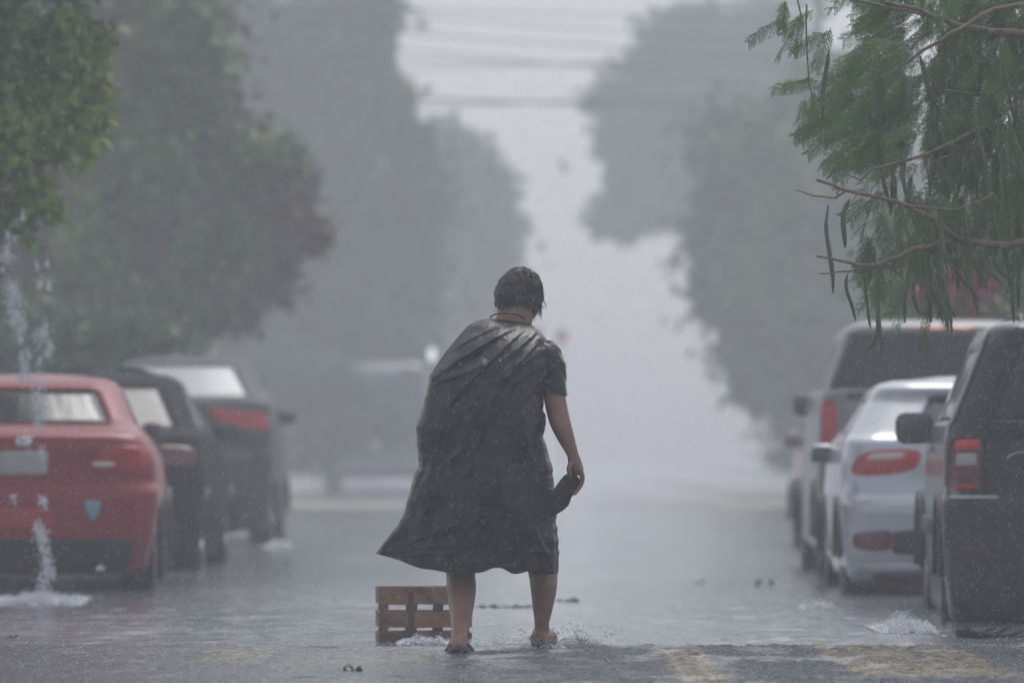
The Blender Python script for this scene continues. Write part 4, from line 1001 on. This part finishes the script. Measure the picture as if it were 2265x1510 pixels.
# ------------------------------------------------------------------ overhead cables with their poles
m_cable = mat('cable_black', (.02, .02, .022), .5)
for sx, nm in ((-1, 'left'), (1, 'right')):
    b = MB(); b.tube([(sx * 7.0, 130, -.1), (sx * 7.0, 130, 5), (sx * 7.0, 130, 12)], [.16, .14, .11], 14)
    r0 = empty('utility_pole', (0, 0, 0)); b.build('shaft', mat('pole_concrete', (.25, .25, .24), .6), r0)
    b = MB()
    b.box((sx * 7.0, 130, 11.2), (2.0, .1, .12), bev=.01); b.build('cross_arm', m_bark, r0)
    tag(r0, 'utility pole hidden among the %s trees where the overhead cables end' % ('left-hand' if sx < 0 else 'right-hand'), 'utility pole', 'utility poles')
    for o_ in list(r0.children): pass
for (ya, yb, rr, sag, yd, lb) in ((205, 222, .036, 12, 0, 'thick overhead cable, the lowest and darkest of those crossing the sky'), (232, 214, .022, 4, .3, 'overhead cable just under the thick one'), (118, 132, .022, 10, .5, 'overhead cable in the middle of the bundle, slightly bowed'),
                                  (96, 150, .018, 4, .7, 'overhead cable slanting down to the right above the middle ones'), (150, 128, .016, 6, .2, 'thin overhead cable crossing between the middle cables'), (60, 98, .020, 4, .9, 'overhead cable sloping right near the top of the picture'),
                                  (18, 60, .018, 4, 1.1, 'second highest overhead cable'), (5, 22, .018, 3, 1.3, 'topmost overhead cable at the upper edge of the picture')):
    b = MB(); n = 24; pts = []; d = 130
    for i in range(n + 1):
        t = i / n; x = -7.0 + 14.0 * t; pxx = CX + x / d * F
        yy = ya + (yb - ya) * ((pxx - 850) / 550) + sag * (1 - (2 * t - 1) ** 2)
        p = P(pxx, yy, d); p.y += yd; pts.append(p)
    b.tube(pts, [rr * .9] * (n + 1), 6); tag(b.build('overhead_cable', m_cable), lb, 'cable', 'cables strung across the street')

# street lamp burning in the mist, red sign
lp = P(944, 785, 110)
r0 = empty('street_lamp', (lp.x + .6, 110, 0)); tag(r0, 'lit white lamp glowing in the mist beside the man\'s poncho', 'street lamp')
b = MB(); b.tube([(0, 0, -.1), (0, 0, 1.4), (-.02, 0, lp.z + .15), (-.1, 0, lp.z + .26), (-.45, 0, lp.z + .22)], [.05, .045, .035, .03, .025], 10); b.build('pole', mat('grey_pole', (.15, .15, .16), .5), r0)
b = MB(); b.ell((-.5, 0, lp.z + .01), (.07, .07, .15)); lm_ = mat('lamp_glow', (.9, .9, .95), .4)
lm_.node_tree.nodes['Principled BSDF'].inputs['Emission Color'].default_value = (.9, .94, 1, 1); lm_.node_tree.nodes['Principled BSDF'].inputs['Emission Strength'].default_value = .7
b.build('lamp_globe', lm_, r0)
b = MB(); b.tube([(-.5, 0, lp.z + .15), (-.5, 0, lp.z + .2)], [.06, .03], 12, cap=.02); b.build('lamp_cap', mat('lamp_cap', (.1, .1, .1), .5), r0)
sp = P(1242, 745, 165)
r0 = empty('road_sign', (sp.x, 165, 0)); tag(r0, 'faint red sign on a pole, far off in the mist right of the man\'s shoulder', 'sign')
b = MB(); b.tube([(0, .05, -.1), (0, .05, 1.5), (0, .05, sp.z + .3)], [.03, .03, .03], 8); b.build('pole', mat('grey_pole2', (.3, .3, .3), .5), r0)
b = MB(); b.tube([(0, -.012, sp.z), (0, .012, sp.z)], [.2, .2], 16, cap=.01); b.build('sign_plate', mat('sign_red', (.45, .02, .04), .4), r0)

# ------------------------------------------------------------------ feathery tree with pods, near right
TD = 25.0
def T(px, py, dy=0.0): return P(px, py, TD + dy)
base = Vector((4.75, TD + .2, 0)); tr = empty('feathery_tree', base); tag(tr, 'feathery-leaved tree with long hanging seed pods, in focus at the top right', 'tree')
L_feather = mat('feathery_leaflets', (.045, .11, .028), .45, vary=[(.085, .18, .035), (.17, .29, .055)], scale=3.2, spec=.3)
m_twig = mat('twig_bark', (.13, .105, .06), .6, vary=[(.21, .17, .10), (.08, .068, .045)], scale=20, bump=.001, bscale=80)
m_pod = mat('green_pod', (.045, .085, .03), .35, vary=[(.09, .15, .045)], scale=12, spec=.55)
b = MB(); b.tube([(0, 0, -.1), (-.05, 0, .8), (-.15, 0, 1.5), (-.35, -.1, 2.2), (-.7, -.2, 3.0)], [.17, .14, .12, .10, .07], 14); b.build('trunk', m_bark, tr)
twigs = [  # (pts px,py,dy), r0, r1
    ([(2470, 430, .1), (2330, 520, 0), (2230, 543, -.1), (2120, 530, -.1), (2020, 552, -.15), (1935, 590, -.2), (1880, 582, -.2), (1808, 567, -.2)], .016, .0035),
    ([(1935, 590, -.2), (1880, 600, -.18), (1812, 605, -.15)], .005, .002),
    ([(2120, 530, -.1), (2060, 480, -.2), (1980, 445, -.25), (1870, 420, -.25), (1808, 398, -.25)], .010, .005),
    ([(1870, 422, -.25), (1848, 440, -.25), (1800, 432, -.25), (1762, 421, -.25)], .004, .0018),
    ([(1995, 452, -.25), (2060, 460, -.3), (2120, 465, -.3), (2200, 430, -.2)], .005, .004),
    ([(1905, 398, -.2), (1930, 375, -.2), (1980, 362, -.2), (2050, 340, -.1), (2180, 280, 0)], .004, .006),
    ([(1905, 398, -.2), (1870, 385, -.2), (1850, 376, -.2)], .003, .0015),
    ([(2440, -20, 0), (2200, 20, -.2), (2100, 75, -.3), (2010, 135, -.3), (1965, 165, -.3), (1955, 200, -.3)], .010, .0015),
    ([(1965, 165, -.3), (1900, 190, -.3), (1850, 215, -.3)], .002, .001),
    ([(2400, 80, .1), (2200, 70, 0), (2120, 55, 0), (2030, 20, 0), (1960, 5, 0)], .014, .006),
    ([(2060, 35, 0), (1900, 0, 0), (1760, -30, 0)], .007, .003),
    ([(2360, 350, .2), (2250, 300, .2), (2150, 330, .1), (2080, 350, 0)], .012, .004),
    ([(2350, 180, .3), (2260, 200, .2), (2180, 210, .1), (2090, 200, 0)], .012, .003),
    ([(1895, 430, -.25), (1870, 470, -.25), (1866, 500, -.25)], .002, .0015),
    ([(2265, 235, -.4), (2235, 235, -.4), (2215, 190, -.4), (2213, 110, -.4)], .003, .002),
    ([(1925, 425, -.25), (1945, 402, -.25), (1985, 412, -.25)], .002, .0015)]
for pts, r0_, r1_ in twigs:
    b = MB(); pp = [T(q[0], q[1], q[2] - .25) - base for q in pts]; out = []; n = len(pp)
    for i in range(n - 1):
        for k in range(5):
            t = k / 5; out.append(pp[i].lerp(pp[i + 1], t) + Vector((random.uniform(-1, 1), 0, random.uniform(-1, 1))) * .0035)
    out.append(pp[-1]); m_ = len(out); b.tube(out, [1.35 * (r0_ + (r1_ - r0_) * i / (m_ - 1)) for i in range(m_)], 7); b.build('branch', m_twig, tr)
b = MB(); b.tube([Vector((-.45, -.1, 2.5)), T(2470, 430, .1) - base], [.06, .02], 10); b.tube([Vector((-.7, -.2, 3.0)), T(2440, -20, 0) - base], [.05, .014], 10); b.build('branch', m_bark, tr)

# leaves: each frond has a stalk, opposite side stalks and rows of leaflets
LV = []; LF = []; SV = MB()
def frond(o, d, length, npin, droop, sidelen):
    """o origin, d direction (unit)"""
    global LV, LF
    d = d / np.linalg.norm(d); down = np.array([0, 0, -1.0])
    up = np.array([rng.normal() * .5, -1 + rng.normal() * .5, .4]); up -= d * (up @ d); up /= np.linalg.norm(up); side = np.cross(d, up)
    t = np.linspace(0, 1, npin + 2)[1:]
    def rach(q): return o + d * length * q + down * droop * length * q * q
    stalk = [rach(q) for q in (0, .33, .66, 1)]
    SV.tube(stalk, [.0013, .001, .0008, .0005], 3)
    for q in t:
        p0 = rach(q); pl = sidelen * (1 - .55 * abs(q - .45)); 
        for sg in (-1, 1):
            pd = side * sg * .8 + d * .65 + down * .35 + rng.normal(size=3) * .12; pd /= np.linalg.norm(pd)
            nl = 11; s_ = np.linspace(.06, 1, nl)[:, None]
            c = p0 + pd * pl * s_ + down * pl * .30 * s_ ** 2
            lw = np.cross(pd, up); lw /= np.linalg.norm(lw)
            lw = lw * .8 + down * .25 + pd * .35
            ll = .0125 * (1 - .35 * s_)
            wv = pd * .0026
            for g2 in (-1, 1):
                tip = c + (lw * g2 + pd * .2) * ll * (1 + .0) + rng.normal(size=(nl, 3)) * .0015
                mid = (c + tip) / 2
                LV.append(np.stack([c, mid + wv, tip, mid - wv], 1).reshape(-1, 3))
def in_crown():
    """random origin inside the crown seen in the picture (photo px), plus depth"""
    while True:
        x = rng.uniform(1690, 2480); y = rng.uniform(-90, 690)
        # density: solid upper right, thinning to lower left
        lim = 1800 - 60 * (y < 60) + 40 * math.sin(y / 60)
        if y < 370: left = 1905 + 45 * math.sin(y / 55 + 1) - .05 * y
        elif y < 420: left = 2010
        else: left = 1895 + .12 * (y - 420)
        if x < left: continue
        pr = 1.0
        if y > 340: pr = .38 if x < 2000 else .55
        if y > 560: pr = .30 * max(0, 1 - (y - 560) / 140)
        if y > 470 and x > 2080: pr *= .35
        if x > 2150 and y > 620: pr = .05
        if rng.random() < pr: return x, y
for k in range(1080):
    x, y = in_crown(); dy = rng.uniform(-.25, .95)
    o = np.array(T(x, y, dy) - base)
    if y < 370 and x < 2050: d = np.array([-1.0, rng.normal() * .4, rng.uniform(-.75, .05)])
    elif rng.random() < .6: d = np.array([rng.normal() * .35 - .15, rng.normal() * .3, -1.0])
    else: d = np.array([-.8, rng.normal() * .5, -.5 + rng.normal() * .3])
    frond(o, d, rng.uniform(.09, .17), int(rng.integers(5, 9)), rng.uniform(.15, .5), rng.uniform(.035, .06))
for (x, y, dx, dz, ln) in ((1740, 40, -1, -.45, .17), (1762, 52, -.6, -.9, .15), (1800, 172, -1, -.12, .17), (1812, 178, -1, -.05, .14), (1860, 250, -.9, -.5, .16), (1840, 262, -1, -.3, .16), (1850, 290, -.8, -.5, .14), (1735, 0, -.1, -1, .10), (1770, 30, -.2, -1, .14), (1800, 20, -.8, -.5, .15), (1830, 70, -.9, -.4, .14), (1838, 60, -.4, -.9, .16), (1865, 330, -.8, -.6, .10), (1880, 345, -.7, -.7, .10), (1780, 215, -.1, -1, .16), (1800, 200, 0, -1, .14)):
    frond(np.array(T(x, y, -.3) - base), np.array([dx, 0, dz], float), ln, 9, .15, .045)
bl_ = [(2400, -550, 380), (2600, -800, 450), (2800, -100, 380), (2900, 400, 300)]  # unseen foliage above the view, added to shade the black off-roader
pts = crown_points(bl_, TD + 1.2, 15000, 1.6); Vc, Fc_ = leaf_cards(pts - np.array(base), None, .07, .5); link('unseen_shade_crown', mesh_np('unseen_shade_crown', Vc, Fc_), L_feather, tr)
LVa = np.concatenate(LV); link('foliage', mesh_np('foliage', LVa, np.arange(len(LVa)).reshape(-1, 4)), L_feather, tr)
SV.build('leaf_stalks', m_pod, tr)
# long pods
def pod_mesh(ln, wd, bend, sd):
    b = MB(); pts = []; n = 12; r = random.Random(sd)
    for i in range(n + 1):
        t = i / n; pts.append((bend * t * t + .006 * math.sin(t * 5 + sd), .004 * math.sin(t * 7), -ln * t))
    rs = [wd * (.25 + .75 * min(1, t_ * 8) * min(1, (1 - t_) * 5 + .12)) * (1 + .10 * math.sin(t_ * 50)) * .5 for t_ in [i / n for i in range(n + 1)]]
    b.tube(pts, rs, 8, flat=.35, flatdir=(0, 1, 0)); return b.mesh('pod')
protos = [pod_mesh(*a) for a in ((.20, .016, .02, 1), (.25, .015, -.02, 2), (.17, .017, .035, 3), (.29, .014, .015, 4), (.14, .016, -.02, 5))]
for pm_ in protos: pm_.materials.append(m_pod); pm_.polygons.foreach_set('use_smooth', [True] * len(pm_.polygons))
pods = [(1875, 605, .13, 2, 0), (1912, 605, .11, 0, 5), (1938, 600, .24, 3, 0), (1945, 690, .1, 4, -6), (1880, 440, .14, 2, -20), (1832, 470, .2, 3, 0), (2010, 560, .2, 1, 0), (2015, 570, .2, 0, 3), (2030, 545, .3, 3, 18), (2045, 560, .3, 1, 14), (2062, 560, .3, 3, 8), (2075, 555, .2, 0, 5), (2088, 560, .3, 3, 4), (2095, 548, .2, 2, 22),
        (2105, 560, .1, 4, 20), (2120, 550, .2, 0, 16), (2135, 545, .2, 1, 16), (2150, 540, .1, 2, 10), (2110, 480, .1, 1, 10), (2190, 545, .1, 2, 22), (2200, 450, .1, 3, 8), (2225, 470, .1, 3, 0), (2240, 560, .1, 1, 5), (2165, 545, .2, 2, 24), (2050, 430, .1, 1, 14), (1985, 430, .1, 3, 16), (2010, 440, .1, 3, 20), (1830, 110, 0, 1, 0), (1955, 150, 0, 4, 0), (2185, 330, 0, 3, -6), (2160, 300, 0, 1, 5), (1965, 225, 0, 1, 6), (2215, 100, 0, 3, 8),
        (2260, 130, 0, 3, -10), (2075, 600, .1, 2, 6), (2058, 590, .1, 0, -4), (2086, 620, .1, 4, -3), (2256, 420, .1, 3, 3), (2262, 530, 0, 1, 0)]
for i in range(26): pods.append((random.uniform(1930, 2265), random.uniform(120, 460), random.uniform(-.3, .4), random.randrange(5), random.uniform(-12, 22)))
for (x, y, dy, k, ang) in pods:
    o = bpy.data.objects.new('pod', protos[k]); C.objects.link(o); o.parent = tr; o.location = T(x, y, -dy - .15) - base; o.scale = (1.3, 1.3, 1.2); o.rotation_euler = (0, rad(-ang), rad(random.uniform(-50, 50)))
# the long hanging bare stalk
for pp in ([(1785, 10), (1784, 60), (1786, 120), (1790, 180), (1800, 225), (1812, 260)], [(1832, 455), (1828, 500), (1832, 560), (1840, 620)], [(1942, 600), (1943, 660), (1948, 720), (1952, 770), (1945, 800)], [(1765, 0), (1772, 30), (1778, 60)]):
    b = MB(); b.tube([T(x, y, -.3) - base for x, y in pp], [.0045 * (1 - .5 * i / len(pp)) for i in range(len(pp))], 6); b.build('hanging_stalk', m_pod, tr)
#==SECTION5==
# ------------------------------------------------------------------ falling water, splashes, rain, debris
def white_water(name, alpha=1.0):
    m = mat(name, (.78, .81, .86), .15, spec=.7, trans=.15); return m
m_ww = white_water('white_water')
m_drop = mat('rain_drop', (.6, .62, .65), .1, spec=.8)
def blob_mesh(cs, rs, seg=6):
    """many small stretched drops: octahedra refined once. cs (n,3), rs (n,3)"""
    t = (1 + 5 ** .5) / 2
    ico = np.array([(-1, t, 0), (1, t, 0), (-1, -t, 0), (1, -t, 0), (0, -1, t), (0, 1, t), (0, -1, -t), (0, 1, -t), (t, 0, -1), (t, 0, 1), (-t, 0, -1), (-t, 0, 1)], float); ico /= np.linalg.norm(ico[0])
    f = np.array([(0, 11, 5), (0, 5, 1), (0, 1, 7), (0, 7, 10), (0, 10, 11), (1, 5, 9), (5, 11, 4), (11, 10, 2), (10, 7, 6), (7, 1, 8), (3, 9, 4), (3, 4, 2), (3, 2, 6), (3, 6, 8), (3, 8, 9), (4, 9, 5), (2, 4, 11), (6, 2, 10), (8, 6, 7), (9, 8, 1)])
    n = len(cs); V = cs[:, None, :] + ico[None] * rs[:, None, :]; Fq = (f[None] + (np.arange(n) * 12)[:, None, None]).reshape(-1, 3)
    return V.reshape(-1, 3), Fq
def drops(name, cs, rs, mt, label, cat, group=None):
    V, Fq = blob_mesh(np.asarray(cs), np.asarray(rs)); o = link(name, mesh_np(name, V, Fq, True), mt); tag(o, label, cat, group, 'stuff'); return o

# gutter water falling in ragged ropes in front of the red car
WD = 33.5; cs = []; rs = []
chain = [((50, 478), 5, 8), ((15, 520), 4, 8), ((32, 528), 4, 6), ((14, 566), 11, 26), ((4, 598), 3, 6), ((80, 588), 5, 8), ((105, 586), 4, 6), ((20, 632), 8, 14), ((30, 642), 8, 18), ((88, 630), 8, 16), ((108, 632), 6, 12), ((40, 655), 7, 14), ((22, 668), 8, 18), ((38, 700), 15, 40), ((30, 705), 10, 22), ((48, 730), 8, 16), ((46, 752), 5, 10),
         ((98, 730), 9, 18), ((92, 745), 12, 30), ((110, 770), 7, 14), ((105, 785), 6, 10), ((62, 780), 5, 8), ((56, 795), 11, 24), ((52, 815), 9, 20), ((50, 835), 8, 16), ((88, 800), 5, 8), ((75, 840), 14, 22), ((85, 870), 14, 26), ((90, 905), 12, 24), ((88, 935), 10, 20), ((60, 970), 10, 14), ((100, 890), 9, 14), ((95, 1000), 8, 10), ((30, 1100), 6, 8), ((95, 1110), 8, 16),
         ((85, 1170), 10, 26), ((95, 1185), 11, 34), ((92, 1210), 9, 18), ((100, 1230), 10, 24), ((108, 1255), 11, 26), ((105, 1280), 13, 30), ((95, 1300), 14, 24)]
for (c, sp_, n) in chain:
    for k in range(n * 4):
        p = T if 0 else P(c[0] + random.gauss(0, sp_ * .75), c[1] + random.gauss(0, sp_ * 1.15), WD + random.gauss(0, .05)); r = random.uniform(.001, .0055)
        cs.append(tuple(p)); rs.append((r, r, r * random.uniform(1, 2.6)))
drops('falling_water', cs, rs, m_ww, 'ragged white ropes of water pouring down in front of the red saloon', 'falling water')

def splash(name, px0, px1, d, h_, n, label, spread=.15, rmax=.012, peak=None, z0=0.0):
    cs = []; rs = []
    for k in range(n):
        t = random.random(); x = (px0 + (px1 - px0) * t - CX) / F * d
        env = math.sin(math.pi * t) ** .6 if peak is None else math.exp(-((t - peak) / .5) ** 2)
        hz = abs(random.gauss(0, .45)) * h_ * env * (1 + .5 * float(vnoise(t * 9, 0, int(d * 10))))
        r = random.uniform(.15, 1) ** 2 * rmax * (1 - .6 * min(1, hz / h_)) + .0008
        cs.append((x, d + random.gauss(0, spread), z0 + hz)); rs.append((r * 1.5, r * 1.5, r))
    return drops(name, cs, rs, m_ww, label, 'splash', 'splashes on the flooded street')
splash('splash', 1930, 2060, 28.8, .065, 6000, 'white splash boiling beside the wheel of the black off-roader', .25, .008, .6)
splash('splash', 1770, 1850, 32.8, .05, 800, 'small splash beside the wheel of the silver hatchback', .2, .012)
splash('splash', -40, 190, 34.2, .05, 6500, 'broad white splash where the falling water strikes the road', .35, .009)
splash('splash', 590, 640, 54, .10, 300, 'faint splash by the wheel of the dark crossover', .3, .018)
splash('splash', 1038, 1175, 26.3, .050, 4500, 'white foam running between the man\'s feet', .25, .006)
splash('splash', 880, 1000, 26.9, .035, 1500, 'white foam washing against the foot of the wooden crate', .12, .007)
splash('splash', 1150, 1250, 24.52, .045, 380, 'clear splash around the man\'s right foot', .08, .004, None, HT)
# thrown-up crest and flying drops right of the right foot
cs = []; rs = []
for k in range(240):
    t = random.random(); a = t * math.pi; x = 1255 + 60 * t + random.gauss(0, 7); y = 1422 - 34 * math.sin(a) ** 1.5 * random.random() ** .5 + random.gauss(0, 2)
    p = P(x, y, 24.6 + random.gauss(0, .05)); r = random.uniform(.0008, .0042); cs.append(tuple(p)); rs.append((r * 1.4, r, r))
for (x, y, n) in ((1262, 1378, 4), (1278, 1383, 14), (1290, 1383, 5), (1282, 1392, 14), (1274, 1397, 10), (1295, 1406, 8), (1338, 1397, 6), (1345, 1386, 3), (1337, 1405, 8), (1352, 1402, 10), (1343, 1407, 6), (1371, 1413, 4), (1318, 1413, 8), (1311, 1412, 5), (1322, 1409, 4), (1150, 1392, 10), (1160, 1396, 8), (1225, 1390, 14), (1235, 1398, 16), (1168, 1410, 16), (1414, 1424, 3), (1470, 1426, 3), (1250, 1388, 4)):
    for k in range(n):
        p = P(x + random.gauss(0, 2.2), y + random.gauss(0, 1.8), 24.6); r = random.uniform(.0009, .0036); cs.append(tuple(p)); rs.append((r * 1.2, r, r))
drops('splash', cs, rs, mat('bright_drops', (.9, .92, .95), .05, spec=1.0), 'bright flying droplets kicked up to the right of the man\'s right foot', 'splash', 'splashes on the flooded street')

# little crowns where raindrops hit the wet hump and the water behind
cs = []; rs = []
for k in range(6000):
    y = random.uniform(19.6, 24.9); x = random.uniform(-2.6, 2.6)
    if random.random() < .45 * (x < -.2) + .1: continue
    r = random.uniform(.0006, .0022); hz = random.random() ** 2 * .016
    cs.append((x, y, HT + .003 + hz)); rs.append((r * 1.6, r * 1.6, r * random.uniform(.6, 2)))
for k in range(1500):
    y = 25.8 + random.random() ** 1.5 * 16; x = random.uniform(-3.4, 3.4); r = random.uniform(.0008, .003); cs.append((x, y, .004 + random.random() ** 2 * .03)); rs.append((r * 1.5, r * 1.5, r * 1.5))
drops('rain_splashes', cs, rs, m_drop, 'countless tiny splashes of raindrops on the wet ground', 'rain splash')
# dark spiky crowns thrown up at the crest
n = 60000
cs = np.stack([rng.uniform(-3.6, 3.6, n), rng.uniform(13, 30, n), rng.uniform(.1, 3.2, n)], 1)
r = rng.uniform(.0004, .0011, n); rs = np.stack([r, r, r * rng.uniform(2, 6, n)], 1)
drops('rain', cs, rs, m_drop, 'fine rain filling the air over the street', 'rain')

# leafy sprig washed onto the hump
lf = mat('sprig_leaf', (.05, .12, .03), .35, vary=[(.10, .2, .05)], scale=30)
def sprig(px_, py_, d, label, mt, k=9, sz=.03, spread=22, name='leaf_sprig', rise=14):
    root = empty(name, P(px_, py_, d)); tag(root, label, 'leaves'); b = MB(); o0 = P(px_, py_, d)
    b.tube([P(px_ - spread, py_ + 4, d) - o0, P(px_, py_ + 2, d) - o0, P(px_ + spread, py_, d) - o0], [.0015, .002, .001], 5); b.build('stem', m_twig, root)
    lb = MB()
    for i in range(k):
        x = random.uniform(-spread, spread); c = P(px_ + x, py_ + random.uniform(-rise, 6), d + random.uniform(-.04, .04)) - o0
        lb.ell(c, (sz * random.uniform(.3, .6), sz * .4, sz * .09), Euler((random.uniform(-1.2, 1.2), random.uniform(-1, 1), random.uniform(0, 6))).to_matrix(), 10, 6)
    lb.build('leaves', mt, root); return root
sprig(775, 1484, 21.9, 'small green leafy sprig lying on the wet hump in the foreground', lf, 14, .034, 22)
sprig(25, 1408, 26.5, 'dark green twig stranded at the left end of the hump', lf, 6, .02, 14, rise=4)
dk = mat('soaked_leaf', (.018, .018, .014), .75, spec=.15)
fb = empty('fallen_branch', P(2190, 1402, 27.6)); tag(fb, 'dark soaked branch lying in the water beside the black off-roader', 'branch')
def br(pp, r_, nm='twig'):
    b = MB(); b.tube([P(x, y, 27.6 + dy) - fb.location for x, y, dy in pp], [r_ * (1 - .7 * i / (len(pp) - 1)) for i in range(len(pp))], 8); b.build(nm, dk, fb)
br([(2120, 1398, 0), (2160, 1402, 0), (2200, 1406, .02), (2240, 1410, 0), (2275, 1406, 0)], .022, 'stem')
br([(2200, 1404, 0), (2215, 1394, .03), (2235, 1384, .05), (2240, 1372, .05)], .012); br([(2150, 1400, 0), (2140, 1388, 0), (2130, 1384, 0)], .010); br([(2170, 1402, 0), (2185, 1392, .1), (2200, 1390, .12)], .014); br([(2225, 1408, 0), (2250, 1398, 0), (2262, 1394, 0)], .012)
sprig(1690, 1290, 38.4, 'blurred twig sticking up out of the flood, right of the man', dk, 5, .05, 22, 'fallen_twig', 16)
sprig(1545, 1284, 39.3, 'thin curled twig in the flood, left of the other floating twig', dk, 2, .03, 14, 'fallen_twig', 12)
sprig(640, 1246, 44, 'speck of dark litter in the flood beside the charcoal car', dk, 4, .03, 12, 'fallen_twig', 6)
alg = mat('floating_leaves', (.13, .14, .05), .6)
sprig(1110, 1343, 33, 'line of yellowish leaves floating behind the man\'s legs', alg, 60, .05, 90, 'floating_leaves', 2)
sprig(1250, 1326, 34.5, 'short wisp of olive leaves floating right of the man\'s calf', alg, 16, .04, 26, 'floating_leaves', 1)
# thin twig lying on the hump, right foreground
b = MB(); b.tube([(.33, 24.0, HT + .002), (.37, 23.2, HT + .003), (.42, 22.3, HT + .002)], [.0012, .0018, .0015], 6)
tag(b.build('thin_twig', m_twig), 'long thin twig lying on the wet asphalt right of the man\'s bare foot', 'twig')
# ------------------------------------------------------------------ rain haze
b = MB(); b.box((0, 213, 19.0), (300, 450, 40.6))
def haze_mat():
    m = bpy.data.materials.new('rain_haze'); m.use_nodes = True; t = m.node_tree; t.nodes.clear()
    v = t.nodes.new('ShaderNodeVolumePrincipled'); o = t.nodes.new('ShaderNodeOutputMaterial')
    v.inputs['Color'].default_value = (.91, .93, 1.0, 1); v.inputs['Density'].default_value = .0042; v.inputs['Anisotropy'].default_value = .2
    t.links.new(v.outputs[0], o.inputs['Volume']); return m
h = b.build('haze', haze_mat(), smooth=False); tag(h, kind='stuff')
